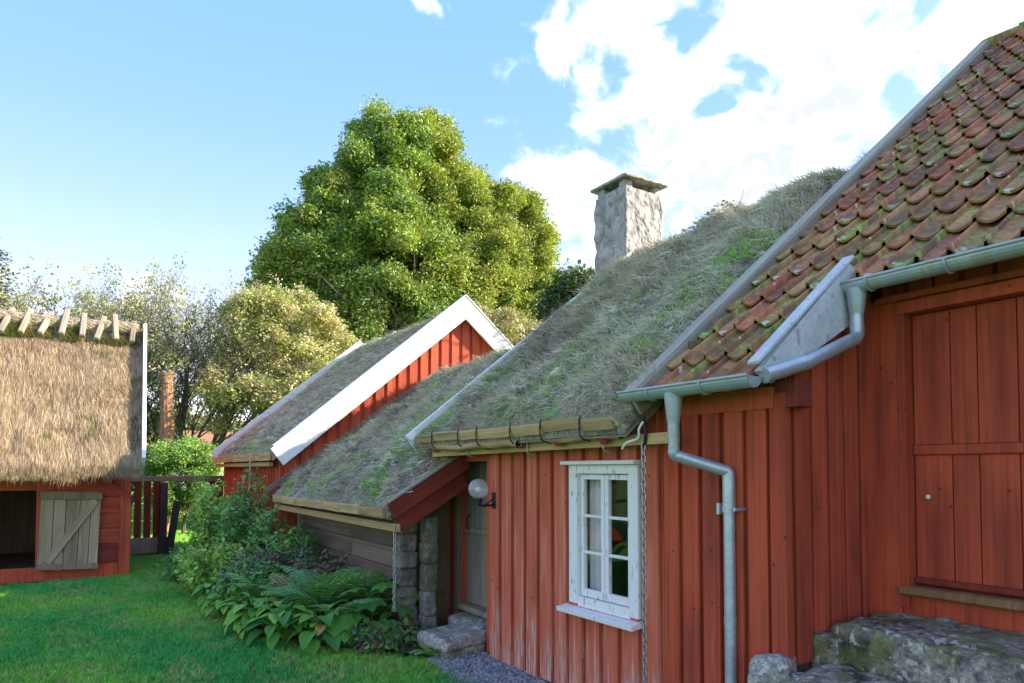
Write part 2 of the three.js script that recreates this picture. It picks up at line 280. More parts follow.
function scatter(name, geo, mat, list, parent, kind = 'stuff') {   // list of {p, q, s, c}
  const m = new THREE.InstancedMesh(geo, mat, list.length), M4 = new THREE.Matrix4(), sc = new THREE.Vector3();
  list.forEach((e, i) => { Array.isArray(e.s) ? sc.set(...e.s) : sc.setScalar(e.s); m.setMatrixAt(i, M4.compose(e.p, e.q, sc)); if (e.c) m.setColorAt(i, e.c); });
  m.name = parent === scene ? numbered(name) : name; if (kind) m.userData.kind = kind; m.castShadow = m.receiveShadow = true; parent.add(m); return m;
}
const V = (x, y, z) => new THREE.Vector3(x, y, z), C = (r, g, b) => new THREE.Color().setRGB(r, g, b);
const YUP = V(0, 1, 0);
function aim(n, twist, fwd) { const q = new THREE.Quaternion().setFromUnitVectors(YUP, n); return q.multiply(new THREE.Quaternion().setFromAxisAngle(YUP, twist)); }
M.blade = std({ roughness: 0.8, color: 0xffffff });
M.leaf = phy({ roughness: 0.75, color: 0xffffff, transmission: 0.48, thickness: 0 });
// ---------------------------------------------------------------- ground
const lawnMat = std({
  roughness: 1,
  map: tex(1024, 1024, 6, 6, (u, v) => { const a = pf(u, v, 5, 5, 201, 5), b = pf(u, v, 60, 60, 203, 3), d = pf(u, v, 14, 14, 205, 4); let c = mix3([0.05, 0.22, 0.025], [0.12, 0.32, 0.03], clamp((a - 0.3) * 2.4)); c = mix3(c, [0.12, 0.13, 0.04], sstep(0.58, 0.72, d) * 0.5); return c.map((x) => x * (0.55 + 0.9 * b)); }),
  bumpMap: tex(512, 512, 1.5, 1.5, (u, v) => pf(u, v, 40, 40, 207, 3), false), bumpScale: 0.03,
});
const lawnH = (x, z) => (fbm(x * 0.35 + 40, z * 0.35, 2, 3) - 0.5) * 0.12 * sstep(2.9, 1.4, x);
{
  const g = new THREE.PlaneGeometry(700, 700, 1, 1).toNonIndexed(); g.rotateX(-Math.PI / 2); const uv = g.attributes.uv, p = g.attributes.position; for (let i = 0; i < uv.count; i++) uv.setXY(i, p.getX(i), p.getZ(i)); g.translate(0, -0.07, 0);
  const o = part('ground', g, lawnMat, scene); o.userData.kind = 'structure';
  const P = [], U = [], N = 90, x0 = -6, x1 = 4.4, z0 = -17.5, z1 = 3;
  const at = (i, j) => { const x = lerp(x0, x1, i / N), z = lerp(z0, z1, j / N); const e = Math.min(1, i / 3, j / 3, (N - i) / 3, (N - j) / 3); return [x, lawnH(x, z) * e - 0.08 * (1 - e), z]; };
  for (let i = 0; i < N; i++) for (let j = 0; j < N; j++) { const a = at(i, j), b = at(i, j + 1), c = at(i + 1, j + 1), d = at(i + 1, j); for (const q of [a, b, c, a, c, d]) { P.push(...q); U.push(q[0], q[2]); } }
  const l = part('lawn', flat(P, U), lawnMat, scene); l.userData.kind = 'structure';
}
M.soilBed = std({ roughness: 1, map: tex(256, 256, 1, 1, (u, v) => { const a = pf(u, v, 12, 12, 211, 5); return mix3([0.025, 0.02, 0.014], [0.08, 0.06, 0.04], a); }), bumpMap: tex(256, 256, 1, 1, (u, v) => pf(u, v, 14, 14, 213, 5), false), bumpScale: .06 });
{
  const s = new THREE.Shape([[3.3, -6.2], [2.95, -6.3], [2.6, -6.7], [2.1, -7.3], [1.7, -8.3], [1.65, -9.6], [1.75, -11], [1.85, -12.6], [2.0, -14.6], [2.9, -14.6], [3.3, -11]].map(([x, z]) => new THREE.Vector2(x, -z)));
  const g = new THREE.ShapeGeometry(s).toNonIndexed(); g.rotateX(-Math.PI / 2); const p = g.attributes.position, uv = g.attributes.uv; for (let i = 0; i < p.count; i++) uv.setXY(i, p.getX(i), p.getZ(i)); g.translate(0, 0.05, 0);
  const b = part('flower_bed_soil', g, M.soilBed, scene); b.userData.kind = 'structure';
}

// ---------------------------------------------------------------- sod: a lumpy turf sheet over a deck, with matted grass
const dryGeo = [tuftGeo(9, 0.12, 0.0075, 0.7, 1.3, 1, 4), tuftGeo(8, 0.15, 0.007, 0.8, 1.6, 2, 4), tuftGeo(11, 0.075, 0.006, 0.9, 1.2, 3, 3)];
const sodMat = std({ roughness: 1, map: tex(512, 512, 2, 2, (u, v) => { const a = pf(u, v, 8, 8, 301, 5), b = pf(u, v, 60, 60, 303, 3); return mix3([0.12, 0.1, 0.065], [0.36, 0.32, 0.24], a).map((x) => x * (0.5 + b)); }), bumpMap: tex(512, 512, 1, 1, (u, v) => pf(u, v, 40, 20, 305, 4), false), bumpScale: 0.04 });
function sod(parent, { z0, z1, xe, ye, slope, xr, thick = 0.16, seed, count, green = 0.5, lump = 0.12, back = 1.2, scale = 1, name = 'turf', lean = 1 }) {
  const ca = 1 / Math.hypot(1, slope);
  const Hs = (x, z) => {
    const d = x <= xr ? ye + slope * (x - xe) : ye + slope * (2 * xr - x - xe);
    const e = sstep(0, 0.16, x - xe) * (0.5 + 0.5 * sstep(-0.02, 0.1, z - z0) * sstep(-0.02, 0.1, z1 - z)), rr = Math.abs(x - xr);
    return d - Math.max(0, 0.12 - rr) * slope * 0.5 + thick * (0.55 + 0.45 * e) + e * (0.25 + 0.75 * sstep(0.05, 0.55, z - z0)) * ((fbm(x * 1.5 + seed, z * 1.5, seed, 3) - 0.5) * lump * 2 + (0.35 - Math.abs(fbm(x * 1.9 + seed + (fbm(x * 2, z * 2, 1, 2) - .5), z * 2.1, seed + 5, 2) - 0.5) * 3.2) * lump * 1.1 + (fbm(x * 6 + seed, z * 5, seed + 5, 3) - 0.5) * lump * 1.2);
  };
  const P = [], U = [], nx = Math.round((xr + back - xe) / 0.09), nz = Math.round((z1 - z0) / 0.09), X = (i) => xe + (xr + back - xe) * i / nx, Z = (j) => z0 + (z1 - z0) * j / nz;
  const at = (i, j) => [X(i), Hs(X(i), Z(j)), Z(j)];
  for (let i = 0; i < nx; i++) for (let j = 0; j < nz; j++) { const a = at(i, j), b = at(i, j + 1), c = at(i + 1, j + 1), d = at(i + 1, j); for (const q of [a, b, c, a, c, d]) { P.push(...q); U.push(q[0] / ca, q[2]); } }
  const skirt = (i, j, i2, j2) => { const a = at(i, j), b = at(i2, j2), dn = (q) => [q[0], (q[0] <= xr ? ye + slope * (q[0] - xe) : ye + slope * (2 * xr - q[0] - xe)), q[2]]; for (const q of [a, b, dn(b), a, dn(b), dn(a)]) { P.push(...q); U.push(q[2], q[1]); } };
  for (let j = 0; j < nz; j++) skirt(0, j, 0, j + 1);
  for (let i = 0; i < nx; i++) { skirt(i, 0, i + 1, 0); skirt(i, nz, i + 1, nz); }
  const g = mergeVertices(flat(P, U).deleteAttribute('normal')); g.computeVertexNormals();
  const t = part(name, g, sodMat, parent);
  const r = rng(seed * 13 + 1), lists = [[], [], []], n = V(), d = V();
  for (let k = 0; k < count; k++) {
    const edge = r() < 0.02, x = edge ? xe + r() * 0.1 : xe + r() * (xr + 0.25 - xe), z = z0 + r() * (z1 - z0), y = Hs(x, z), e = 0.06;
    n.set(-(Hs(x + e, z) - Hs(x - e, z)), 2 * e, -(Hs(x, z + e) - Hs(x, z - e))).normalize();
    const mat = fbm(x * 1.1 + seed * 3, z * 1.1, 9, 3), gr = fbm(x * 1.5 + seed * 5 + 50, z * 1.5, 4, 4) + (r() - 0.5) * 0.16;
    const tus = fbm(x * 4.5 + seed, z * 3.8, 21, 2); if (tus < 0.42 && r() < 0.85) continue;
    const isGreen = gr + 0.06 * sstep(0.9, 0, x - xe) > 0.68 - green * 0.12 && r() < 0.7;
    const lump2 = fbm(x * 4.2 + seed, z * 4.2, seed + 5, 3);
    // dead grass lies combed down the slope, swept to one side or the other; green tufts stand up
    const sweep = (fbm(x * 0.7 + seed, z * 0.7, 31, 2) - 0.5) * 4 + (fbm(x * 3 + seed, z * 3, 37, 2) - 0.5) * 2.2 + (r() - 0.5) * 0.7;
    d.set(x <= xr ? -1 : 1, -slope, 0).normalize().add(V(0, 0, sweep * 0.8)).normalize();
    const dir = n.clone().multiplyScalar(isGreen ? 0.9 : 0.1 + r() * 0.35).addScaledVector(d, isGreen ? 0.4 : 0.85).normalize();
    let c; const q = 0.6 + r() * 0.7;
    if (isGreen) c = mix3([0.14, 0.42, 0.04], [0.34, 0.58, 0.09], r()).map((v) => v * q);
    else { c = mix3([0.36, 0.315, 0.23], [0.78, 0.71, 0.55], r() * 0.45 + clamp((tus - 0.36) * 2.2) * .3 + clamp((mat - 0.3) * 1.6) * .25).map((v) => v * q); if (r() < 0.14) c = mix3(c, [0.09, 0.16, 0.03], 0.7); if (r() < 0.12) c = [0.16 * q, 0.12 * q, 0.085 * q]; }
    lists[isGreen ? 2 : Math.floor(r() * 2.3)].push({ p: V(x, y - 0.012, z), q: aim(dir, r() * 6.28), s: (0.65 + r() * 0.7) * scale * (isGreen ? 0.85 : 1) * (x - xe < 0.14 || z - z0 < 0.16 ? 0.5 : 1), c: C(...c) });
  }
  for (let k = 0; k < count * 0.05; k++) {   // long matted hanks that lie down the slope
    const x = xe + 0.22 + r() * (xr - xe - .2), z = z0 + 0.25 + r() * (z1 - z0 - .2), y = Hs(x, z), q = 0.6 + r() * 0.6; if (fbm(x * 2.2, z * 2.2, seed + 3, 2) < 0.45) continue;
    n.set(-slope, 1, 0).normalize(); const dir = n.clone().multiplyScalar(0.3).add(V(-0.8, -0.6, (r() - .5) * 0.9)).normalize(), c = mix3([0.5, 0.46, 0.36], [0.8, 0.75, 0.62], r()).map((v) => v * q);
    lists[1].push({ p: V(x, y + 0.02, z), q: aim(dir, r() * 6.28), s: (0.9 + r() * 0.7) * scale, c: C(...c) });
  }
  lists.forEach((l, i) => scatter('turf_grass', dryGeo[i], M.blade, l, t));
  return Hs;
}

// ---------------------------------------------------------------- the cottage in the middle: red boards, sod roof, white window
const K = 0.79;
const cottage = site('sod_roofed_cottage', 'low red board cottage with a white window under a grey turf roof', 'cottage', [3.6, 0, -5]);
{
  const wl = part('wall', merge([box(3.63, 3.75, 0, 2.35, -6.0, -4.53), box(3.63, 3.75, 0, 0.8, -4.53, -3.83), box(3.63, 3.75, 1.9, 2.35, -4.53, -3.83), box(3.63, 3.75, 0, 2.35, -3.83, -3.55), box(3.66, 3.75, 1.99, 2.35, -7.0, -6.0),
    box(3.86, 3.95, 0, 2.3, -7.35, -6.97), box(3.76, 3.95, 0, 2.3, -6.14, -6.0), box(3.86, 3.95, 1.97, 2.3, -6.97, -6.14), box(3.75, 9.4, 0, 2.6, -7.08, -7.0), box(9.3, 9.4, 0, 2.4, -7, -3.55), box(3.75, 9.3, 0.02, 0.06, -7, -3.55),
    box(6.6, 6.7, .06, 2.6, -7, -3.6)]), M.dark, cottage);
  const gable = prism([[3.75, 2.6], [9.3, 2.6], [9.3, 2.62], [6.5, 4.7], [3.75, 2.62]], 0.08); gable.translate(0, 0, -7.08); part('gable', gable, M.red[0], cottage);
  boardWall(wl, { at: [3.6, 0, 0], turn: -Math.PI / 2, x0: -5.93, x1: -3.56, bottom: 0.03, top: 2.3, pitch: 0.215, gap: 0.052, t: 0.034, mats: M.redWorn, seed: 5, holes: [[-4.57, -3.8, 0.8, 1.9]] });
  part('corner_board', prism(rect(-6.0, -5.93, 0.05, 2.3), 0.05, 0.004), M.red[3], wl, [3.6, 0, 0], [0, -Math.PI / 2, 0]);
  // entrance: lintel, post and a plank door set back in the wall
  part('lintel', prism(rect(-7.0, -6.0, 1.96, 2.1), 0.06, 0.004), M.red[3], wl, [3.64, 0, 0], [0, -Math.PI / 2, 0]);
  part('door_post', prism(rect(-7.32, -6.99, 0.1, 1.97), 0.05, 0.005), M.red[1], wl, [3.86, 0, 0], [0, -Math.PI / 2, 0]);
  const door = part('door', box(3.88, 3.9, 0.36, 1.97, -6.98, -6.14), M.greyDark, cottage);
  const r = rng(8);
  for (let i = 0; i < 5; i++) part('plank', prism(rect(-6.98 + i * 0.168, -6.98 + i * 0.168 + 0.16, 0.37, 1.96), 0.022, 0.003, i * 0.4, i), M.greyDark, door, [3.88, 0, 0], [0, -Math.PI / 2, 0]);
  part('rail', prism(rect(-6.96, -6.16, 1.16, 1.22), 0.03, 0.004), M.greyDark, door, [3.858, 0, 0], [0, -Math.PI / 2, 0]);
  part('handle', tube([[3.84, 1.36, -6.86], [3.8, 1.34, -6.86], [3.8, 1.22, -6.86], [3.84, 1.2, -6.86]], 0.009, 6), M.iron, door);
  const thr = part('threshold', prism(rect(-6.98, -6.1, 0.3, 0.36), 0.16, 0.006), M.grey[2], cottage, [3.9, 0, 0], [0, -Math.PI / 2, 0]);
  // window
  const win = part('window', merge([prism(rect(-4.60, -4.49, 0.78, 1.91), 0.05, 0.004), prism(rect(-3.87, -3.77, 0.78, 1.91), 0.05, 0.004), prism(rect(-4.49, -3.87, 1.84, 1.91), 0.05, 0.004), prism(rect(-4.49, -3.87, 0.76, 0.84), 0.045, 0.004)]), M.white, cottage, [3.565, 0, 0], [0, -Math.PI / 2, 0]);
  const T = [0, 0, 0];
  part('drip_board', prism(rect(-4.657, -3.76, 1.912, 1.945), 0.1, 0.006), M.white, win, T);
  const sill = prism(rect(-4.657, -3.75, -0.018, 0.018), 0.16, 0.004); sill.rotateX(0.14); sill.translate(0, 0.745, -0.02); part('sill', sill, M.white, win, T);
  for (const [a, b] of [[-4.486, -4.188], [-4.182, -3.875]]) {
    const s = 0.042, y0 = 0.845, y1 = 1.835;
    const sash = part('sash', merge([prism(rect(a, a + s, y0, y1), 0.035, 0.003), prism(rect(b - s, b, y0, y1), 0.035, 0.003), prism(rect(a + s, b - s, y1 - s, y1), 0.035, 0.003), prism(rect(a + s, b - s, y0, y0 + s + 0.02), 0.035, 0.003)]), M.white, win, [0, 0, -0.02]);
    const ph = (y1 - y0 - s * 2 - 0.02) / 3, yb = y0 + s + 0.02;
    for (let k = 0; k < 3; k++) {
      const g = new THREE.PlaneGeometry(b - a - 2 * s + 0.01, ph, 6, 8), p = g.attributes.position; for (let i = 0; i < p.count; i++) p.setZ(i, (fbm(p.getX(i) * 3 + a * 9, p.getY(i) * 3 + k * 7, 3, 2) - 0.5) * 0.004); g.computeVertexNormals();
      g.translate((a + b) / 2, yb + ph * (k + 0.5), 0.015); part('pane', g, glass, win, [0, 0, -0.02]);
      if (k < 2) part('glazing_bar', prism(rect(a + s, b - s, yb + ph * (k + 1) - 0.012, yb + ph * (k + 1) + 0.012), 0.026, 0.004), M.white, win, [0, 0, -0.016]);
    }
  }
  const cur = (a, b, n) => { const g = new THREE.PlaneGeometry(b - a, 1.06, 40, 2), p = g.attributes.position; for (let i = 0; i < p.count; i++) p.setZ(i, Math.sin((p.getX(i)) * n) * 0.018); g.computeVertexNormals(); g.translate((a + b) / 2, 1.34, -0.09); return g; };
  const lin = phy({ color: C(0.78, 0.78, 0.75), transmission: 0.3, thickness: 0, roughness: 1 });
  part('curtain', cur(-4.51, -4.3, 70), lin, win, T); part('curtain', cur(-3.99, -3.85, 80), lin, win, T);
  // roof: deck, turf, the timber that holds the turf at the eaves, white verge
  const roof = part('roof', (() => { const a = prism([[3.22, 2.1], [6.5, 2.1 + K * 3.28], [9.78, 2.1], [9.78, 2.14], [6.5, 2.145 + K * 3.28], [3.22, 2.145]], 3.47, 0); a.translate(0, 0, -7.03); return a; })(), M.greyDark, cottage);
  sod(cottage, { z0: -7.0, z1: -3.56, xe: 3.2, ye: 2.12, slope: K, xr: 6.5, seed: 3, count: 60000, green: 0.55, lump: 0.17, back: 1.0, thick: 0.15 });
  const rr = rng(21); let z = -6.86;
  while (z < -3.62) { const L = 0.3 + rr() * 0.3, z2 = Math.min(z + L, -3.6), dy = (rr() - 0.5) * 0.025; part('eave_board', bar([3.17, 2.205 + dy, z + 0.008], [3.17, 2.205 + dy + (rr() - .5) * 0.03, z2 - 0.008], 0.03, 0.085, [-0.3, 1, 0], 0.008, rr() * 3), pick(M.pine, rr), roof); if (z2 < -3.7) part('hook', tube([[3.15, 2.27, z2], [3.14, 2.2, z2], [3.16, 2.11, z2], [3.25, 2.08, z2]], 0.006, 6), M.iron, roof); z = z2; }
  for (const [y, x, a, b, rad] of [[2.1, 3.22, -6.5, -4.9, 0.035], [2.12, 3.25, -5.2, -3.65, 0.032]]) { const pts = []; for (let k = 0; k <= 8; k++) pts.push([x + (rr() - .5) * .015, y + (rr() - .5) * 0.02, lerp(a, b, k / 8)]); part('eave_pole', tube(pts, rad, 8), M.pine[1], roof); }
  part('gutter_pole', bar([3.34, 2.05, -6.75], [3.36, 2.085, -3.28], 0.06, 0.075, [0, 1, 0], 0.012, 4), M.pine[0], roof);
  for (const zz of [-5.95, -4.9, -3.9]) part('hook', tube([[3.2, 2.13, zz], [3.29, 2.11, zz], [3.305, 2.02, zz], [3.37, 2.0, zz]], 0.007, 6), M.zinc, roof);
  for (let i = 0; i < 6; i++) part('rafter_end', bar([3.24, 2.09 , -6.6 + i * 0.55], [3.7, 2.09 + K * 0.46, -6.6 + i * 0.55], 0.07, 0.09, [0, 1, 0], 0.006, i), M.red[2], roof);
  part('verge_board', bar([3.18, 2.165, -7.03], [6.5, 2.165 + K * 3.32, -7.03], 0.04, 0.2, [-K, 1, 0], 0.005, 1), M.white, roof);
  part('verge_board', bar([6.5, 2.19 + K * 3.32, -7.02], [9.8, 2.19, -7.02], 0.045, 0.22, [K, 1, 0], 0.005, 2), M.white, roof);
  part('verge_foot', bar([3.17, 2.27, -7.02], [3.3, 2.12, -6.97], 0.03, 0.1, [1, 1, 0], 0.004, 2), M.white, roof);
}

// ---------------------------------------------------------------- the tiled house on the right
M.vergeWood = std({ ...greyTex, color: C(1.35, 1.45, 1.5) });
const house = site('tiled_house', 'tall red board house with a mossy clay tile roof and plank door', 'house', [3.6, 0, -2.6]);
const TS = 0.795, tileY = (x) => 2.40 + TS * (x - 3.3), TL = Math.hypot(1, TS), RX = 8.75;
{
  const wl = part('wall', merge([box(3.63, 3.75, 0, 2.5, -3.55, -2.6), box(3.75, 4.1, 0, 2.6, -2.7, -2.6), box(4.1, 4.6, 0, 2.85, -2.7, -2.6), box(4.6, 4.75, 0.9, 3.2, -2.6, -2.34), box(4.6, 4.75, 0, 0.98, -2.34, 10), box(4.6, 4.75, 2.9, 3.25, -2.34, 10), box(4.6, 4.75, 0.9, 3.0, -1.2, 10), box(13, 13.1, 0, 3.2, -3.5, 10), box(3.75, 13, 0, 2.8, -3.55, -3.45), box(4.7, 13, 0, 3.2, 9.9, 10)]), M.dark, house);
  for (const z of [-3.54, 9.9]) { const g = prism([[4.7, 2.8], [12.8, 2.8], [12.8, 3.3], [RX, 6.45], [4.7, 3.3]], 0.08); g.translate(0, 0, z); part('gable', g, M.red[1], house); }
  const lowTop = 2.33;
  boardWall(wl, { at: [3.6, 0, 0], turn: -Math.PI / 2, x0: -3.55, x1: -2.66, bottom: (z) => (z > -2.85 ? 0.42 : 0.06), top: lowTop, pitch: 0.18, gap: 0.04, mats: M.red, seed: 9 });
  part('corner_post', prism(rect(-2.655, -2.545, 0.55, lowTop), 0.06, 0.006, 1, 2), M.red[2], wl, [3.6, 0, 0], [0, -Math.PI / 2, 0]);
  part('top_plate', box(3.53, 3.64, 2.24, 2.37, -3.5, -2.62), M.red[3], wl);
  part('beam_end', box(3.55, 3.7, 2.24, 2.4, -2.62, -2.47, 0.008), M.redDeep[1], wl);
  boardWall(wl, { at: [0, 0, -2.6], turn: 0, x0: 3.64, x1: 4.5, bottom: (x) => (x < 3.9 ? 0.72 : 0.86), top: (x) => Math.min(3.05, tileY(x) - 0.16), pitch: 0.17, gap: 0.03, t: 0.022, mats: [M.red[1], M.red[2], M.red[0]], seed: 14 });
  // the door wall
  const at = [4.6, 0, 0], tn = [0, -Math.PI / 2, 0];
  part('door_casing', prism(rect(-2.57, -2.39, 0.9, 2.99), 0.12, 0.006, 0.3, 0.4), M.red[0], wl, at, tn);
  part('door_casing', prism(rect(-1.24, -1.08, 0.97, 2.99), 0.12, 0.006, 0.7, 0.4), M.red[0], wl, at, tn);
  part('lintel', prism(rect(-2.39, -1.08, 2.87, 2.95), 0.13, 0.006, 0.3, 0.9), M.red[0], wl, at, tn);
  part('lintel_moulding', prism(rect(-2.5, -1.0, 2.955, 2.995), 0.16, 0.006, 0.3, 0.9), M.red[3], wl, at, tn);
  boardWall(wl, { at: [4.56, 0, 0], turn: -Math.PI / 2, x0: -2.5, x1: 1.2, bottom: 2.99, top: 3.2, pitch: 0.17, gap: 0.03, mats: M.red, seed: 15 });
  boardWall(wl, { at: [4.56, 0, 0], turn: -Math.PI / 2, x0: -1.06, x1: 1.2, bottom: 0.95, top: 2.98, pitch: 0.17, gap: 0.03, mats: M.red, seed: 16 });
  const jamb = part('door_jamb', box(4.48, 4.62, 1.0, 2.87, -2.388, -2.34, 0.003), M.red[2], wl);
  const door = part('door', box(4.595, 4.62, 1.1, 2.87, -2.34, -1.24), M.redDeep[0], house);
  const zs = [-2.335, -2.11, -1.96, -1.75, -1.51, -1.25], r = rng(30);
  for (let i = 0; i < 5; i++) for (const [a, b] of [[2.03, 2.865], [1.19, 1.965]]) part('plank', prism(rect(zs[i] + 0.003, zs[i + 1] - 0.003, a, b), 0.02, 0.003, i * 0.31, a), [M.red[0], M.red[1], M.red[0], M.red[2], M.red[1]][i], door, [4.595, 0, 0], tn);
  part('rail', prism(rect(-2.335, -1.25, 1.965, 2.028), 0.045, 0.008), M.red[1], door, [4.6, 0, 0], tn);
  part('rail', prism(rect(-2.335, -1.25, 1.15, 1.19), 0.06, 0.01), M.redDeep[0], door, [4.6, 0, 0], tn);
  part('knob', new THREE.SphereGeometry(0.016, 10, 8), M.white, door, [4.56, 1.7, -2.25]);
  part('door_sill', prism(rect(-2.39, -1.2, 1.08, 1.135), 0.16, 0.02), M.sillWood, wl, at, tn);
  part('kick_board', prism(rect(-2.39, -1.2, 0.93, 1.075), 0.09, 0.006), M.red[0], wl, at, tn);

  // roof
  const und = (x0, z0, z1) => { const g = prism([[x0, tileY(x0) - 0.085], [RX, tileY(RX) - 0.085], [RX, tileY(RX) - 0.06], [x0, tileY(x0) - 0.06]], z1 - z0); g.translate(0, 0, z0); return g; };
  const bk = prism([[RX, tileY(RX) - 0.085], [14.2, tileY(3.3) - 0.085], [14.2, tileY(3.3) - 0.06], [RX, tileY(RX) - 0.06]], 13.5); bk.translate(0, 0, -3.5);
  const roof = part('roof', merge([und(3.36, -3.5, -2.56), und(4.22, -2.56, 10), bk]), M.redDeep[1], house);
  const tileTex = tex(1024, 1024, 2.2, 2.2, (u, v) => {
    const a = pf(u, v, 9, 9, 401, 5), f = pf(u, v, 90, 90, 403, 2), ms = pf(u, v, 11, 11, 405, 5), li = pf(u, v, 26, 26, 407, 3), dk = pf(u, v, 16, 16, 409, 4);
    let c = mix3([0.28, 0.11, 0.055], [0.5, 0.235, 0.125], clamp((a - 0.3) * 2.4)); c = mix3(c, [0.12, 0.085, 0.065], sstep(0.5, 0.68, dk) * 0.7);
    c = mix3(c, mix3([0.19, 0.2, 0.05], [0.38, 0.36, 0.12], f), sstep(0.46, 0.62, ms) * 0.8);
    c = mix3(c, [0.5, 0.5, 0.46], sstep(0.735, 0.77, li) * 0.85);
    return c.map((x) => x * (0.75 + 0.5 * f));
  });
  const tileBump = tex(512, 512, 1.1, 1.1, (u, v) => pf(u, v, 20, 20, 411, 5), false);
  const tm = [[1.1, 0.95, 0.9], [0.9, 0.87, 0.84], [0.72, 0.74, 0.74], [0.8, 1.05, 0.75], [0.98, 1.15, 0.85], [1.25, 0.92, 0.85]].map((c) => std({ map: tileTex, bumpMap: tileBump, bumpScale: 0.012, color: C(...c), roughness: 0.9 }));
  const PW = 0.178, EX = 0.39, TLn = 0.46;
  const tg = [];
  for (let k = 0; k < 10; k++) {
    const P = [], U = [], r2 = rng(k + 50), n = 10, uo = r2() * 9, vo = r2() * 9;
    const prof = (i) => { const xs = [0, 0.02, 0.05, 0.08, 0.11, 0.137, 0.152, 0.16, 0.171, 0.182, 0.19], x = xs[i]; const h = x < 0.152 ? -0.022 * Math.sin(Math.PI * x / 0.152) : 0.03 * Math.sin(Math.PI * (x - 0.152) / 0.038) ** 0.7; return [x, i === n ? -0.004 : h]; };
    const pt = (i, y, dz = 0) => { const [x, h] = prof(i); const rag = y === 0 ? -0.026 * Math.sin(Math.PI * clamp(x / 0.152)) : 0; return [x, y + rag, h + 0.05 * (1 - y / TLn) + dz]; };
    const quad = (a, b, c, d) => { for (const q of [a, b, c, a, c, d]) { P.push(...q); U.push(q[0] + uo, q[1] - q[2] + vo); } };
    for (let i = 0; i < n; i++) { quad(pt(i, 0), pt(i + 1, 0), pt(i + 1, TLn), pt(i, TLn)); quad(pt(i, 0, -0.017), pt(i + 1, 0, -0.017), pt(i + 1, 0), pt(i, 0)); }
    quad(pt(0, 0, -.017), pt(0, 0), pt(0, TLn), pt(0, TLn, -.017)); quad(pt(n, 0), pt(n, 0, -.017), pt(n, TLn, -.017), pt(n, TLn));
    const g = flat(P, U), s = mergeVertices(g.clone().deleteAttribute('uv').deleteAttribute('normal'), 1e-4);
    tg.push(g);
  }
  const bx = V(0, 0, 1), by = V(1 / TL, TS / TL, 0), bz = V(-TS / TL, 1 / TL, 0), B = new THREE.Matrix4().makeBasis(bx, by, bz), tr = rng(99), rest = [];
  for (let c = 0; c < 76; c++) for (let w = 0; w < 18; w++) {
    const z = -3.5 + c * PW, x = 3.27 + w * EX / TL; if (z > -2.72 && x < 4.0) continue; if (x > RX - 0.1) continue;
    const m4 = B.clone().setPosition(x + (tr() - .5) * 0.02, tileY(x) - 0.04 + (tr() - .5) * 0.008, z + (tr() - .5) * 0.01);
    m4.multiply(new THREE.Matrix4().makeRotationZ((tr() - .5) * 0.035));
    const low = x < 5.4, g = tr() , mi = low ? pick([0, 3, 4, 4, 3, 1, 5], tr) : pick([0, 1, 1, 2, 2, 3, 0, 5], tr), gi = Math.floor(tr() * 10);
    const seen = z < -0.95 - 0.0 && (x > 4.0 ? z < lerp(-1.35, -2.5, clamp((x - 4.2) / 4.5)) : true);
    if (seen) { const t = part('tile', tg[gi], tm[mi], roof); t.applyMatrix4(m4); }
    else rest.push(tg[gi].clone().applyMatrix4(m4));
  }
  if (rest.length) { const t = part('roof_tiles', merge(rest), tm[1], roof); t.userData.kind = 'stuff'; }
  for (let i = 0; i < 40; i++) { const g = new THREE.CylinderGeometry(0.105, 0.12, 0.4, 10, 1, true, -Math.PI / 2, Math.PI).toNonIndexed(); g.rotateX(Math.PI / 2); g.rotateZ(0); const u = g.attributes.uv; for (let k = 0; k < u.count; k++) u.setXY(k, u.getX(k) * 0.35 + i * 0.7, u.getY(k) * 0.4); const y = tileY(RX) + 0.0; const q = part('ridge_tile', g, pick(tm, tr), roof, [RX, y, -3.35 + i * 0.34], [0.05, 0, 0]); if (i > 9) break; }
  // verge: grey weathered boards along the edge over the turf
  part('verge_board', bar([3.2, tileY(3.2) + 0.05, -3.56], [RX, tileY(RX) + 0.06, -3.56], 0.11, 0.03, [-TS, 1, 0], 0.005, 3), M.vergeWood, roof);
  part('verge_board', bar([3.25, tileY(3.25) - 0.05, -3.5], [RX, tileY(RX) - 0.05, -3.5], 0.03, 0.15, [-TS, 1, 0], 0.005, 5), M.greyDark, roof);
  // pale cheek that ends the low strip of roof
  const ck = prism([[3.27, 2.43], [3.38, 2.37], [3.74, 2.56], [4.2, 2.81], [4.27, 3.14], [4.16, 3.19]], 0.045, 0.006); ck.translate(0, 0, -2.545); part('cheek_board', ck, M.lead, roof);
  part('cheek_cap', bar([3.24, 2.475, -2.53], [4.2, 2.475 + 0.96 * TS, -2.53], 0.075, 0.02, [-TS, 1, 0], 0.006, 1), M.lead, roof);
  part('soffit_board', bar([3.3, 2.26, -3.56], [3.6, 2.5, -3.56], 0.03, 0.2, [-TS, 1, 0], 0.004, 1), M.grey[1], roof);

  // rainwater goods
  const gut = (x, y, z0, z1, rad, mat) => { const pts = [], N = 10; for (let i = 0; i <= N; i++) { const a = Math.PI + Math.PI * i / N; pts.push([x + Math.cos(a) * rad, y + Math.sin(a) * rad]); } for (let i = N; i >= 0; i--) { const a = Math.PI + Math.PI * i / N; pts.push([x + Math.cos(a) * (rad - 0.006), y + 0.001 + Math.sin(a) * (rad - 0.006)]); }
    const P = [], U = []; const n = pts.length; for (let i = 0; i < n; i++) { const a = pts[i], b = pts[(i + 1) % n]; const A = [...a, z0], Bq = [...b, z0], Cq = [...b, z1], Dq = [...a, z1]; for (const q of [A, Bq, Cq, A, Cq, Dq]) { P.push(...q); U.push(q[0] + q[1], q[2]); } }
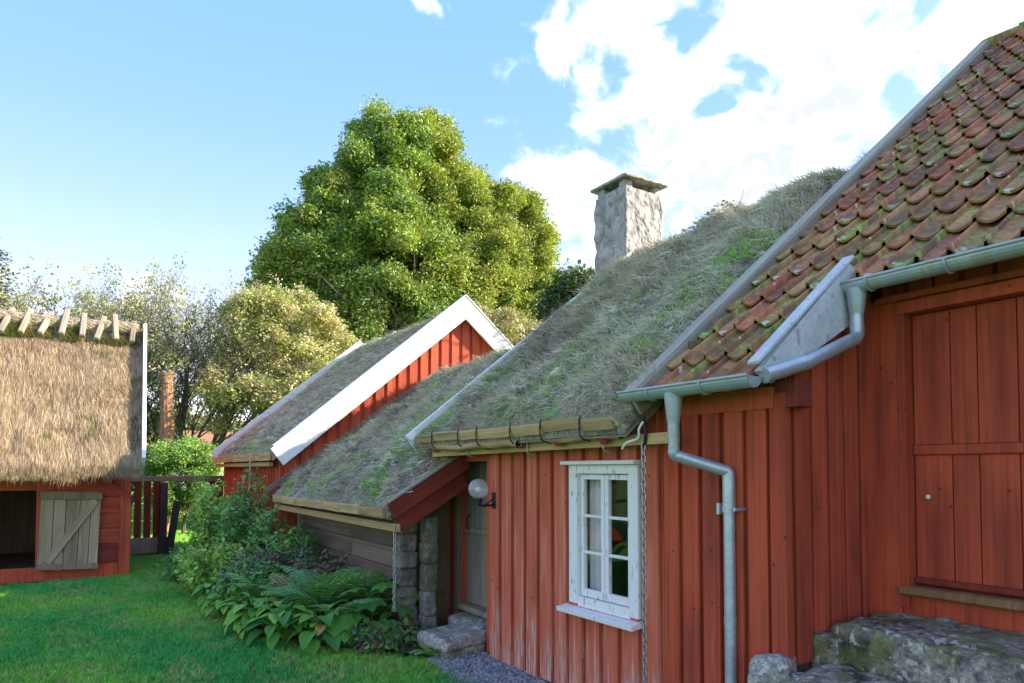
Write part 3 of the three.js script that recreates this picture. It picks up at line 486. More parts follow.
    const body = flat(P, U); const cap = (z) => { const c = new THREE.CircleGeometry(rad - .001, 14, Math.PI, Math.PI).toNonIndexed(); c.translate(x, y, z); return c; };
    const o = part('gutter', merge([body, cap(z0 + .002), cap(z1 - .002)]), mat, house);
    part('rim', straightTube([x - rad, y + 0.002, z0], [x - rad, y + 0.002, z1], 0.01, 0.01, 8), mat, o);
    for (let z = z0 + 0.28; z < z1; z += 0.45) { const tp = []; for (let i = 0; i <= 8; i++) { const a = Math.PI + Math.PI * i / 8; tp.push([x + Math.cos(a) * (rad + 0.004), y + Math.sin(a) * (rad + 0.004), z]); } part('bracket', tube(tp, 0.008, 6, 16), mat, o); }
    return o; };
  gut(3.24, 2.4, -3.6, -2.52, 0.066, M.zincOld);
  gut(4.12, 3.04, -2.62, 3, 0.066, M.zincOld);
  const dp = part('downpipe', merge([straightTube([3.24, 2.17, -3.14], [3.24, 2.05, -3.14], 0.038, 0.038, 16)]), M.zincOld, house);
  part('outlet', straightTube([3.24, 2.17, -3.14], [3.24, 2.36, -3.14], 0.04, 0.062, 16), M.zincOld, dp);
  part('pipe_length', merge([straightTube([3.24, 2.14, -3.14], [3.24, 1.98, -3.14], 0.037), tube([[3.24, 2.0, -3.14], [3.24, 1.975, -3.138], [3.27, 1.955, -3.13]], 0.037, 14)]), M.zincOld, dp);
  part('pipe_length', merge([straightTube([3.245, 1.965, -3.138], [3.5, 1.86, -2.93], 0.038, 0.038, 16), tube([[3.46, 1.875, -2.955], [3.5, 1.855, -2.93], [3.503, 1.79, -2.927]], 0.037, 14)]), M.zinc, dp);
  part('pipe_length', straightTube([3.503, 1.85, -2.927], [3.503, 1.6, -2.927], 0.04, 0.04, 16), M.zinc, dp);
  part('pipe_length', straightTube([3.503, 1.62, -2.927], [3.503, 0.02, -2.927], 0.036, 0.036, 16), M.zinc, dp);
  for (const y of [0.95, 0.4]) part('pipe_collar', straightTube([3.503, y, -2.927], [3.503, y - 0.05, -2.927], 0.0385, 0.0385, 16), M.zinc, dp);
  part('pipe_clip', merge([straightTube([3.503, 1.64, -2.927], [3.503, 1.605, -2.927], 0.045, 0.045, 16), box(3.46, 3.62, 1.615, 1.635, -2.86, -2.845), box(3.46, 3.5, 1.59, 1.66, -2.99, -2.97)]), M.zinc, dp);
  const up = part('connecting_pipe', straightTube([4.12, 2.86, -2.435], [4.12, 2.74, -2.435], 0.04, 0.04, 16), M.zinc, house);
  part('outlet', straightTube([4.12, 2.84, -2.435], [4.12, 3.0, -2.435], 0.042, 0.064, 16), M.zincOld, up);
  part('pipe_elbow', tube([[4.12, 2.78, -2.435], [4.118, 2.72, -2.435], [4.09, 2.685, -2.435], [4.02, 2.655, -2.437]], 0.042, 14), M.zinc, up);
  part('pipe_length', straightTube([4.06, 2.672, -2.437], [3.6, 2.49, -2.45], 0.042, 0.042, 16), M.zinc, up);
  part('pipe_length', straightTube([3.64, 2.506, -2.449], [3.3, 2.385 + .02, -2.5], 0.046, 0.046, 16), M.zinc, up);
}
// ---------------------------------------------------------------- the low turf-roofed shed between the cottage and the far house
const shed = site('turf_shed', 'low plank-walled shed with a sagging turf roof beside the cottage door', 'shed', [3.2, 0, -9.2]);
{
  const SK = 0.71;
  const core = part('wall', merge([box(3.26, 3.4, 0, 1.45, -11.2, -7.15), box(3.4, 6, 0, 1.4, -11.25, -11.15), (() => { const g = prism([[3.26, 0], [4.2, 0], [4.2, 2.1], [3.26, 1.55]], 0.1); g.translate(0, 0, -7.4); return g; })(), box(3.86, 4.2, 1.9, 2.2, -7.3, -6.98)]), M.dark, shed);
  const r = rng(61); let y = 0.02;
  for (let i = 0; i < 6; i++) { const h = [0.26, 0.24, 0.22, 0.24, 0.22, 0.2][i]; for (const [a, b] of [[-11.15, -9.3 + r() * .5], [-9.3, -7.15]].map((q, k, all) => (k ? [all[0][1] + 0.006, q[1]] : q))) part('wall_plank', bar([3.22 - r() * 0.012, y + h / 2, a], [3.22 - r() * 0.012, y + h / 2, b], 0.06, h - 0.012, [0, 1, 0], 0.01, r() * 5), pick(M.logWall, r), core); y += h; }
  part('corner_post', box(3.12, 3.26, 0, 1.42, -11.3, -11.16), M.greyDark, core);
  part('wall_post', box(3.14, 3.22, 0, 1.38, -7.16, -7.1), M.grey[0], core);
  const roof = part('roof', (() => { const g = prism([[2.78, 1.36], [5.8, 1.36 + SK * 3.02], [8.4, 1.36 + SK * 0.4], [8.4, 1.4 + SK * 0.4], [5.8, 1.4 + SK * 3.02], [2.78, 1.4]], 4.7); g.translate(0, 0, -11.32); return g; })(), M.greyDark, shed);
  sod(shed, { z0: -11.25, z1: -6.58, xe: 2.72, ye: 1.38, slope: SK, xr: 5.8, seed: 8, count: 36000, green: 0.75, lump: 0.13, back: 0.4, thick: 0.15 });
  const rr = rng(7); let z = -11.1; while (z < -6.7) { const L = 0.5 + rr() * 0.5, z2 = Math.min(z + L, -6.6); part('eave_board', bar([2.7, 1.42 + rr() * .02, z + .01], [2.7, 1.42 + rr() * 0.02, z2 - .01], 0.03, 0.1, [0, 1, 0], 0.006, rr() * 4), pick(M.pine, rr), roof); z = z2; }
  part('eave_pole', bar([2.76, 1.3, -11.1], [2.78, 1.29, -6.45], 0.06, 0.075, [0, 1, 0], 0.012, 2), M.pine[1], roof);
  part('verge_board', bar([2.66, 1.5, -11.3], [5.7, 1.5 + SK * 3.04, -11.3], 0.04, 0.16, [-SK, 1, 0], 0.005, 2), M.grey[1], roof);
  part('verge_board', bar([2.68, 1.44, -11.24], [5.7, 1.44 + SK * 3.02, -11.24], 0.03, 0.16, [-SK, 1, 0], 0.005, 2), M.redDeep[0], roof);
  part('ridge_board', bar([5.7, 1.52 + SK * 3.04, -11.3], [6.1, 1.26 + SK * 3.04, -11.3], 0.04, 0.14, [SK, 1, 0], 0.005, 2), M.redDeep[0], roof);
  // dark red barge boards at the end by the door
  part('barge_board', bar([2.74, 1.45, -6.52], [3.6, 1.45 + 0.6 * 0.86, -6.52], 0.035, 0.16, [-SK, 1, 0], 0.006, 1), M.redDeep[0], roof);
  part('barge_board', bar([2.84, 1.31, -6.56], [3.6, 1.31 + 0.6 * 0.76, -6.56], 0.03, 0.17, [-SK, 1, 0], 0.006, 3), M.redDeep[1], roof);
  part('barge_cap', bar([2.7, 1.545, -6.53], [3.5, 1.545 + 0.6 * 0.8, -6.53], 0.09, 0.02, [-SK, 1, 0], 0.004, 4), M.greyDark, roof);
}
// stone pillar and stacked corner stones by the shed end
{
  const p = thing('stone_pillar', 'slim pillar of squared grey stones in the gap beside the cottage door', 'pillar', [3.32, 0, -6.86]); let y = 0; const r = rng(4);
  [0.3, 0.26, 0.3, 0.22, 0.28].forEach((h, i) => { part('block', rock(0.15 + r() * .03, h + .01, 0.15 + r() * .03, i + 3, 0.08, 10), M.stoneDim, p, [(r() - .5) * 0.02, y + h / 2, (r() - .5) * 0.02]); y += h; });
  const q = thing('corner_stones', 'dark stacked stones under the end of the low shed', 'stones', [3.12, 0, -7.02]); y = 0;
  [0.2, 0.2, 0.2, 0.2, 0.18, 0.2, 0.18].forEach((h, i) => { part('block', rock(0.22, h + 0.01, 0.16 + r() * .06, i + 13, 0.1, 10), M.stoneDim, q, [(r() - .5) * 0.03, y + h / 2, (r() - .5) * 0.03]); y += h; });
}

// ---------------------------------------------------------------- the far red house with white barge boards
const far = site('white_gabled_house', 'red board house with broad white barge boards and a turf roof, behind the low shed', 'house', [2.9, 0, -13.6]);
{
  const FX = 2.92, RXf = 6.14, SF = 0.83, ez = -16.2, gz = -11.35, eY = 2.25, rY = 4.94;
  const core = part('wall', merge([box(FX + 0.03, 3.1, 0, 2.35, ez, gz - .03), box(3.1, 9.3, 0, 2.35, gz - 0.15, gz - .03), box(9.2, 9.3, 0, 2.35, ez, gz - .15), box(3.1, 9.2, 0, 2.35, ez, ez + 0.1)]), M.dark, far);
  for (const z of [gz - 0.15, ez]) { const g = prism([[FX + 0.1, 2.35], [9.3, 2.35], [RXf, rY - 0.12]], 0.1); g.translate(0, 0, z); part('gable', g, M.dark, far); }
  boardWall(core, { at: [FX, 0, 0], turn: -Math.PI / 2, x0: ez, x1: gz, bottom: 0.05, top: eY, pitch: 0.2, gap: 0.06, mats: M.red, seed: 71 });
  boardWall(core, { at: [0, 0, gz], turn: 0, x0: FX, x1: 9.3, bottom: 0.05, top: (x) => (x < RXf ? eY + (x - FX) * (rY - 0.1 - eY) / (RXf - FX) : eY + (9.36 - x) * (rY - 0.1 - eY) / (RXf - FX)), pitch: 0.215, gap: 0.06, t: 0.03, mats: [M.red[0], M.red[3], M.red[1]], seed: 72 });
  const roof = part('roof', (() => { const g = prism([[2.8, rY - 0.1 - SF * (RXf - 2.8)], [RXf, rY - 0.1], [9.48, rY - 0.1 - SF * (RXf - 2.8)], [9.48, rY - 0.06 - SF * (RXf - 2.8)], [RXf, rY - 0.06], [2.8, rY - 0.06 - SF * (RXf - 2.8)]], gz - ez + 0.5); g.translate(0, 0, ez - 0.3); return g; })(), M.greyDark, far);
  sod(far, { z0: ez - 0.3, z1: gz + 0.12, xe: 2.72, ye: rY - 0.08 - SF * (RXf - 2.72), slope: SF, xr: RXf, seed: 17, count: 20000, green: 0.5, lump: 0.07, back: 0.8, thick: 0.13 });
  const rr = rng(27); let z = ez - 0.2; const by = rY - SF * (RXf - 2.7); while (z < gz) { const L = 0.5 + rr() * 0.4, z2 = Math.min(z + L, gz + .05); part('eave_board', bar([2.69, by, z + .01], [2.69, by + rr() * .02, z2 - .01], 0.03, 0.13, [0, 1, 0], 0.006, rr() * 4), pick(M.pine, rr), roof); z = z2; }
  part('gutter_pole', bar([2.74, by - 0.12, ez - 0.1], [2.74, by - 0.12, gz - 0.1], 0.06, 0.07, [0, 1, 0], 0.012, 2), M.pine[1], roof);
  const bw = 0.34, bz = gz + 0.17;
  const yT = (x) => rY + 0.15 - SF * (RXf - x), yB = (x) => rY - 0.275 - SF * (RXf - x);
  for (const [a, b, a2, dz] of [[2.66, 4.62, 2.86, 0], [4.624, RXf, 4.624, 0.002]]) { const L = prism([[a, yT(a)], [a2, yB(a2)], [b, yB(b)], [b, yT(b)]], 0.035, 0.005, a, a); L.translate(0, 0, bz + dz); part('barge_board', L, M.white, roof); }
  const R = prism([[RXf, rY + 0.16], [RXf, rY - 0.27], [9.38, rY - 0.28 - SF * (9.38 - RXf)], [9.56, rY + 0.16 - SF * (9.56 - RXf)]], 0.035, 0.005); R.translate(0, 0, bz + .002); part('barge_board', R, M.white, roof);
  const cap = (a, b) => part('barge_cap', bar(a, b, 0.1, 0.02, [0, 1, 0], 0.004, 1), M.white, roof);
  cap([2.7, rY + 0.17 - SF * (RXf - 2.7), bz], [RXf, rY + 0.175, bz]); cap([RXf, rY + 0.175, bz], [9.5, rY + 0.17 - SF * (9.5 - RXf), bz]);
  part('verge_board', bar([2.7, rY + 0.1 - SF * (RXf - 2.7), ez - 0.32], [RXf, rY + 0.1, ez - 0.32], 0.035, 0.2, [-SF, 1, 0], 0.005, 1), M.white, roof);
}

// ---------------------------------------------------------------- chimney behind the cottage ridge
{
  const ch = site('plastered_chimney', 'square rough-plastered chimney with a flat stone cap behind the cottage ridge', 'chimney', [7.18, 0, -7.85]);
  const w = 0.78, d = 0.68, g0 = new THREE.BoxGeometry(w, 6.05, d, 18, 90, 16); g0.deleteAttribute('uv'); g0.deleteAttribute('normal'); const g = mergeVertices(g0, 1e-4), p = g.attributes.position;
  for (let i = 0; i < p.count; i++) { let x = p.getX(i), y = p.getY(i), z = p.getZ(i); const n = fbm(x * 5 + 9, y * 5, z * 5, 4) - 0.5, m = fbm(x * 14 + 3, y * 14, z * 14, 3) - 0.5, k = 1 + (n * 0.16 + m * 0.08); const b = sstep(-.5, .5, y - 2.4); p.setXYZ(i, x * k, y, z * k); }
  const o = boxUV(g); const sg = mergeVertices(g); sg.computeVertexNormals(); o.setAttribute('normal', sg.toNonIndexed().attributes.normal.clone()); o.translate(7.18, 3.025, -7.85);
  const st = part('stack', o, M.plaster, ch);
  for (const [sx, sz] of [[-1, 1], [1, 1], [-1, -1], [1, -1]]) part('cap_support', rock(0.16, 0.16, 0.16, sx * 2 + sz + 9, 0.08, 5), M.plaster, ch, [7.18 + sx * 0.29, 6.1, -7.85 + sz * 0.24]);
  part('cap', rock(0.88, 0.045, 0.8, 44, 0.25, 16), M.stoneDry, ch, [7.18, 6.2, -7.85], [0, 0, 0.02]);
}

// ---------------------------------------------------------------- the thatched barn on the left
const strawGeo = [tuftGeo(8, 0.19, 0.0045, 0.16, 0.2, 31, 2), tuftGeo(7, 0.24, 0.0045, 0.2, 0.25, 32, 2)];
const barn = site('thatched_barn', 'small red barn with a thick straw thatch and an open dark doorway', 'barn', [-2, 0, -15.8]);
{
  const fz = -13.9, X1 = 0.93, X0 = -5, RZ = -16.15, SB = 1.02, eY = 2.02;
  const core = part('wall', merge([box(-0.36, X1 - 0.02, 0, 2.2, fz - 0.12, fz - 0.04), box(X0, -2.6, 0, 2.2, fz - 0.12, fz - 0.04), box(-2.6, -0.36, 1.6, 2.2, fz - 0.12, fz - 0.04), box(-2.6, -0.36, 0, 0.18, fz - 0.12, fz - 0.04), box(X1 - 0.1, X1, 0, 2.2, -18.4, fz - 0.12), box(X0, X0 + 0.1, 0, 2.2, -18.4, fz - 0.12), box(X0, X1, 0, 2.2, -18.5, -18.4), box(X0 + .1, X1 - .1, 0.02, 0.08, -18.4, fz - .12)]), M.dark, barn);
  for (const x of [X1 - 0.1, X0]) { const g = prism([[-fz, 2.2], [18.4, 2.2], [16.15, 4.5]], 0.1); g.rotateY(Math.PI / 2); g.translate(x, 0, 0); part('gable', g, M.red[1], barn); }
  const r = rng(15);
  let y = 0.27; [0.33, 0.26, 0.26, 0.29, 0.27, 0.24].forEach((h, i) => { part('wall_plank', bar([-0.36, y + h / 2, fz - 0.02 + r() * .015], [0.76, y + h / 2, fz - 0.02 + r() * 0.015], 0.05, h - 0.012, [0, 1, 0], 0.008, r() * 5), i === 0 ? M.redDeep[0] : M.red[i % 3], core); y += h; });
  part('corner_post', box(0.76, X1, 0.0, 1.95, fz - 0.1, fz + 0.05, 0.008), M.red[3], core);
  part('sill_beam', box(-5, 0.76, 0.03, 0.26, fz - 0.06, fz + 0.03, 0.01), M.red[0], core);
  part('door_post', box(-0.44, -0.34, 0.26, 1.62, fz - 0.08, fz + 0.015), M.red[1], core);
  part('lintel', box(-2.7, -0.2, 1.53, 1.69, fz - 0.06, fz + 0.02), M.red[3], core);
  part('door_post', box(-0.3, -0.16, 1.69, 1.95, fz - 0.06, fz + 0.02), M.red[1], core);
  part('brace', bar([0.22, 1.88, fz + 0.055], [0.9, 1.42, fz + 0.075], 0.04, 0.1, [0, 1, 0], 0.006, 3), M.red[2], core);
  part('eave_plank', bar([-3.2, 1.73, -13.62], [0.02, 1.75, -13.62], 0.03, 0.1, [0, 1, 0.2], 0.005, 3), M.grey[2], core);
  // thatch: one thick coat over both slopes, shaggy on the outside
  const th = 0.22, Hs = (x, z) => { const s = z > RZ ? eY + SB * (-13.5 - z) : eY + SB * (z + 18.8); return s + (fbm(x * 2 + 7, z * 2, 3, 3) - 0.5) * 0.12 + (fbm(x * 9, z * 5, 4, 2) - 0.5) * 0.05; };
  const P = [], U = [], nx = 100, nz = 60, XR = (z) => 1.04 + 0.2 * (1 - Math.abs(z - RZ) / 2.65), X = (i, z) => X0 - 0.2 + (XR(z) - X0 + 0.2) * i / nx, Z = (j) => -13.5 + (-18.8 + 13.5) * j / nz, at = (i, j) => [X(i, Z(j)), Hs(X(i, Z(j)), Z(j)), Z(j)], dn = (q) => [q[0], q[1] - th, q[2] - (q[2] > RZ ? 0.12 : -.12)];
  const quad = (a, b, c, d) => { for (const q of [a, b, c, a, c, d]) { P.push(...q); U.push(q[0], q[1] * 1.4); } };
  for (let i = 0; i < nx; i++) { for (let j = 0; j < nz; j++) { quad(at(i, j), at(i + 1, j), at(i + 1, j + 1), at(i, j + 1)); quad(dn(at(i, j)), dn(at(i, j + 1)), dn(at(i + 1, j + 1)), dn(at(i + 1, j))); } for (const j of [0, nz]) quad(at(i, j), at(i + 1, j), dn(at(i + 1, j)), dn(at(i, j))); }
  for (let j = 0; j < nz; j++) for (const i of [0, nx]) quad(at(i, j), at(i, j + 1), dn(at(i, j + 1)), dn(at(i, j)));
  const thm = std({ roughness: 1, map: tex(512, 512, 1.5, 1.5, (u, v) => { const a = pf(u, v, 60, 8, 501, 3), b = pf(u, v, 8, 8, 503, 4); return mix3([0.2, 0.13, 0.065], [0.5, 0.36, 0.2], clamp(a * 0.7 + b * 0.5 - 0.1)); }), bumpMap: tex(512, 512, 1.5, 1.5, (u, v) => pf(u, v, 70, 10, 505, 3), false), bumpScale: 0.03 });
  const tg = mergeVertices(flat(P, U).deleteAttribute('normal')); tg.computeVertexNormals();
  const roof = part('thatch', tg, thm, barn);
  const L = [[], []], rr = rng(77), moss = [];
  for (let k = 0; k < 46000; k++) {
    const edge = rr() < 0.07, z = edge ? -13.5 - rr() * 0.05 : -13.5 - rr() * 2.65, x = -1.9 + rr() * (1.9 + XR(z)), yy = Hs(x, z) - (edge ? rr() * 0.16 : 0);
    const q = 0.55 + rr() * 0.75, pat = fbm(x * 1.5 + 3, z * 3, 8, 3);
    let c = mix3([0.32, 0.225, 0.12], [0.62, 0.49, 0.3], rr() * 0.7 + pat * 0.4).map((v) => v * q);
    const hi = (z < -15.6 ? 0.25 * (-15.6 - z) / 0.5 : 0); if (fbm(x * 3 + 30, z * 3, 5, 3) + hi > 0.72 && rr() < 0.6) c = mix3([0.1, 0.12, 0.02], [0.22, 0.22, 0.05], rr()).map((v) => v * q);
    const dir = V((rr() - .5) * 0.26, -0.66 + (rr() - .5) * 0.12, 0.62 + rr() * 0.16).normalize();
    L[rr() < .5 ? 0 : 1].push({ p: V(x, yy, z), q: aim(dir, rr() * 6.28), s: 0.7 + rr() * 0.7, c: C(...c) });
  }
  L.forEach((l, i) => scatter('straw', strawGeo[i], M.blade, l, roof));
  // ridge: heather pack held by pairs of crossed sticks
  const pk = []; for (let i = 0; i <= 24; i++) pk.push([X0 + (1.16 - X0) * i / 24, eY + SB * 2.65 + 0.02 + (rr() - .5) * 0.03, RZ]);
  const ridge = part('ridge_pack', tube(pk, 0.17, 12, 80), std({ roughness: 1, map: sodMat.map, bumpMap: sodMat.bumpMap, bumpScale: 0.05, color: C(1.1, 1.05, 0.95) }), roof);
  const ml = []; for (let k = 0; k < 5000; k++) { const x = -1.9 + rr() * 2.9, t = rr(), z = RZ + 0.1 + t * 0.32, yy = eY + SB * (-13.5 - z) + 0.04; if (fbm(x * 4, z * 4, 1, 2) < 0.42) continue; ml.push({ p: V(x, yy, z), q: aim(V((rr() - .5) * .8, 0.7, 0.6 + rr() * .4).normalize(), rr() * 6), s: 0.35 + rr() * 0.3, c: C(...mix3([0.08, 0.11, 0.015], [0.24, 0.24, 0.05], rr())) }); }
  scatter('moss', strawGeo[0], M.blade, ml, roof);
  for (const x of [-2.0, -1.69, -1.36, -1.06, -0.76, -0.45, -0.14, 0.18, 0.46, 0.74, 1.04]) {
    const tx = (rr() - .1) * 0.16, len = 0.42 + rr() * 0.1, ty = eY + SB * 2.65;
    part('ridge_stick', bar([x + tx, ty + 0.2 + rr() * .14, RZ - 0.04], [x - tx * 0.6, ty - 0.22 - rr() * 0.1, RZ + 0.42], 0.1, 0.09, [0, 1, 1], 0.025, rr() * 3), pick(M.grey, rr), roof);
    part('ridge_stick', bar([x - tx + 0.05, ty + 0.2, RZ + 0.05], [x + tx * 0.6 + .05, ty - 0.3, RZ - 0.37], 0.07, 0.06, [0, 1, -1], 0.02, rr() * 3), M.grey[1], roof);
  }
  part('verge_board', bar([1.08, eY - 0.02, -13.42], [1.28, eY + SB * 2.65 + 0.1, RZ], 0.06, 0.24, [0, 1, SB], 0.005, 1), M.white, roof);
  part('verge_board', bar([1.28, eY + SB * 2.65 + 0.1, RZ], [1.08, eY, -18.8], 0.06, 0.24, [0, 1, -SB], 0.005, 1), M.white, roof);
  // the shutter, swung open against the wall
  const sh = new THREE.Group(); sh.name = 'shutter'; sh.position.set(-0.42, 0.22, fz + 0.06).sub(barn.base); sh.rotation.set(-0.03, -0.05, -0.035); barn.add(sh);
  let sx = 0; [0.19, 0.17, 0.2, 0.16, 0.14].forEach((w, i) => { part('plank', prism([[sx + 0.004, (r() - .5) * 0.05], [sx + w - 0.004, (r() - .5) * 0.05], [sx + w - 0.004, 1.28], [sx + 0.004, 1.28]], 0.025, 0.004, i * 0.41, i * 0.3), M.shutter[[0, 2, 1, 0, 2][i]], sh); sx += w; });
  part('rail', prism(rect(-0.01, 0.88, 1.17, 1.3), 0.035, 0.006, 0, 3), M.shutter[1], sh, [0, 0, 0.026]);
  part('rail', prism(rect(0.0, 0.87, 0.0, 0.1), 0.03, 0.006, 0.5, 3), M.shutter[1], sh, [0, 0, 0.026]);
  part('brace', bar([0.14, 0.12, 0.045], [0.78, 1.16, 0.045], 0.035, 0.11, [-1, 1, 0], 0.005, 2), M.shutter[2], sh);
}

// ---------------------------------------------------------------- fence and gateway between the barn and the far house
{
  const f = site('board_fence', 'dark red board fence with a grey capping beam beside the thatched barn', 'fence', [1.5, 0, -16.8]); const r = rng(19);
  part('capping_beam', box(0.95, 3.3, 1.62, 1.74, -16.9, -16.74, 0.008), M.grey[1], f);
  for (const x of [1.0, 1.19, 1.37, 1.55]) part('fence_board', prism(rect(x, x + 0.135, 0.2, 1.62), 0.03, 0.005, x, x), M.redDeep[x > 1.3 ? 0 : 1], f, [0, 0, -16.8]);
  part('base_board', box(0.9, 1.95, 0.1, 0.42, -16.76, -16.7), M.greyDark, f);
  for (const x of [2.65, 2.82, 3.0]) part('fence_board', prism(rect(x, x + 0.15, 0.2, 1.62), 0.03, 0.005, x, x), M.redDeep[1], f, [0, 0, -16.8]);
  const gp = part('gate_post', bar([1.72, 0, -16.66], [1.74, 1.6, -16.66], 0.16, 0.14, [0, 0, 1], 0.02, 1), std({ ...greyTex, color: C(0.16, 0.15, 0.16) }), f);
  part('leaning_post', bar([1.84, 0.02, -16.55], [2.0, 1.2, -16.6], 0.14, 0.12, [0, 0, 1], 0.03, 3), gp.material, f);
}

// ---------------------------------------------------------------- wall lamp, chains
{
  const l = site('globe_wall_lamp', 'clear glass globe lamp on a black bracket beside the cottage door', 'wall lamp', [3.57, 1.56, -5.82]);
  part('wall_plate', box(3.515, 3.548, 1.49, 1.65, -5.845, -5.785, 0.008), M.iron, l);
  part('bracket', tube([[3.52, 1.53, -5.815], [3.44, 1.525, -5.79], [3.33, 1.53, -5.75], [3.3, 1.56, -5.735]], 0.011, 8), M.iron, l);
  part('bracket', tube([[3.52, 1.6, -5.815], [3.46, 1.56, -5.8], [3.4, 1.535, -5.775]], 0.006, 6), M.iron, l);
  part('socket', straightTube([3.3, 1.55, -5.735], [3.3, 1.6, -5.735], 0.035, 0.042, 14), M.iron, l);
  part('globe', new THREE.SphereGeometry(0.098, 32, 24), M.globe, l, [3.3, 1.69, -5.735]);
  part('bulb', new THREE.SphereGeometry(0.03, 16, 12), phy({ color: C(0.75, 0.75, 0.72), transmission: 0.3, thickness: 0, roughness: 0.4 }), l, [3.3, 1.68, -5.735]);
}
const linkGeo = (() => { const pts = [], a = 0.0095, h = 0.016; for (let i = 0; i < 10; i++) { const t = i / 10 * 6.283; pts.push([Math.cos(t) * a, Math.sin(t) * a + Math.sign(Math.sin(t) + 1e-6) * h * 0.55, 0]); } return tube(pts, 0.0036, 5, 14, true); })();
function chain(label, top, n, scale = 1) {
  const c = thing('hanging_chain', label, 'chain', top, 'rain chains at the eaves'); const r = rng(n);
  for (let i = 0; i < n; i++) { const l = part('link', linkGeo, M.chain, c, [(r() - .5) * 0.003, -i * 0.0375 * scale, (r() - .5) * 0.003], [0, i % 2 ? 0.3 : 1.75, 0]); l.scale.setScalar(scale * 1.35); }
  return c;
}
chain('long galvanised chain hanging beside the white cottage window', [3.32, 2.03, -3.5], 48, 1.15);
chain('thin chain hanging from the eaves of the low turf shed', [2.77, 1.26, -6.5], 20, 1.1);
chain('thin chain hanging from the turf eaves of the far white-gabled house', [2.62, 2.1, -12.4], 40, 1.2);
{
  const k = site('rag_tie', 'pale rag tied with a dark strap where the chain hangs', 'rag', [3.3, 2.1, -3.5]);
  part('cloth', tube([[3.3, 2.2, -3.48], [3.28, 2.15, -3.5], [3.3, 2.09, -3.53], [3.26, 2.06, -3.6], [3.27, 2.02, -3.66]], 0.009, 7), M.white, k);
  part('strap', tube([[3.32, 2.24, -3.5], [3.31, 2.12, -3.47], [3.33, 2.02, -3.5]], 0.012, 6), M.iron, k);
}

// ---------------------------------------------------------------- stones by the two doors, gravel
function stone(label, w, h, d, pos, seed, rot = [0, 0, 0], mat = M.stone, rough = 0.12, name = 'stone_step', n = 14) { const m = part(name, rock(w, h, d, seed, rough, n), mat, scene, pos, rot); return tag(m, label, 'stone step'); }
stone('long mossy granite block forming the top step below the red plank door', 0.66, 0.34, 2.6, [4.26, 0.775, -1.24], 3, [0, 0.03, 0.03], M.stone, 0.16, 'stone_step', 80);
stone('lower granite block lying in front of the big top step', 0.6, 0.36, 1.9, [3.66, 0.52, -1.6], 7, [0, 0.06, 0.03], M.stone, 0.15, 'stone_step', 64);
stone('small upright stone at the foot of the house corner', 0.24, 0.3, 0.24, [3.5, 0.62, -2.63], 9, [0, 0.5, 0.08], M.stoneDry, 0.24, 'corner_stone', 9);
stone('small flat stone low beside the house corner', 0.22, 0.34, 0.2, [3.46, 0.33, -2.7], 19, [0, 0.2, 0], M.stoneDry, 0.14, 'corner_stone', 9);
stone('footing block under the lower granite step', 1.1, 0.66, 2.6, [4.0, 0.2, -1.3], 29, [0, 0.05, 0], M.stone, 0.08, 'footing_stone', 14);
stone('narrow stone wedged behind the steps at the foot of the return wall', 0.34, 0.5, 0.2, [3.98, 0.64, -2.52], 39, [0, 0.1, 0], M.stone, 0.1, 'wedge_stone', 14);
stone('flat cracked stone slab lying before the cottage door', 0.56, 0.14, 0.52, [3.33, 0.17, -6.3], 11, [0, 0.15, 0.03], M.stoneDry, 0.1, 'stone_slab', 12);
stone('mossy stone under the slab before the cottage door', 0.5, 0.2, 0.42, [3.35, 0.05, -6.28], 12, [0, 0.1, 0], M.stone, 0.12, 'stone_slab', 9);
stone('squared stone step directly under the cottage door sill', 0.3, 0.28, 0.7, [3.68, 0.16, -6.5], 13, [0, 0, 0], M.stoneDry, 0.07, 'stone_step', 10);
{
  const g = new THREE.IcosahedronGeometry(0.016, 0), p = g.attributes.position, r = rng(88); for (let i = 0; i < p.count; i++) p.setY(i, p.getY(i) * 0.7);
  const l = []; for (let k = 0; k < 9000; k++) { const z = -6.2 + r() * 3.6, w = 0.55 + 0.2 * fbm(z * 2, 1, 1, 2), x = 3.6 - Math.pow(r(), 0.9) * w; const q = 0.5 + r() * 0.9; l.push({ p: V(x, 0.012 + r() * 0.016, z), q: new THREE.Quaternion().setFromEuler(new THREE.Euler(r() * 6, r() * 6, r() * 6)), s: 0.5 + r() * 0.9, c: C(0.24 * q, 0.245 * q, 0.26 * q) }); }
  const s = scatter('gravel', g, std({ roughness: 0.95, color: 0xffffff }), l, scene); s.userData.label = 'blue-grey gravel strip along the foot of the cottage wall'; s.userData.category = 'gravel';
}
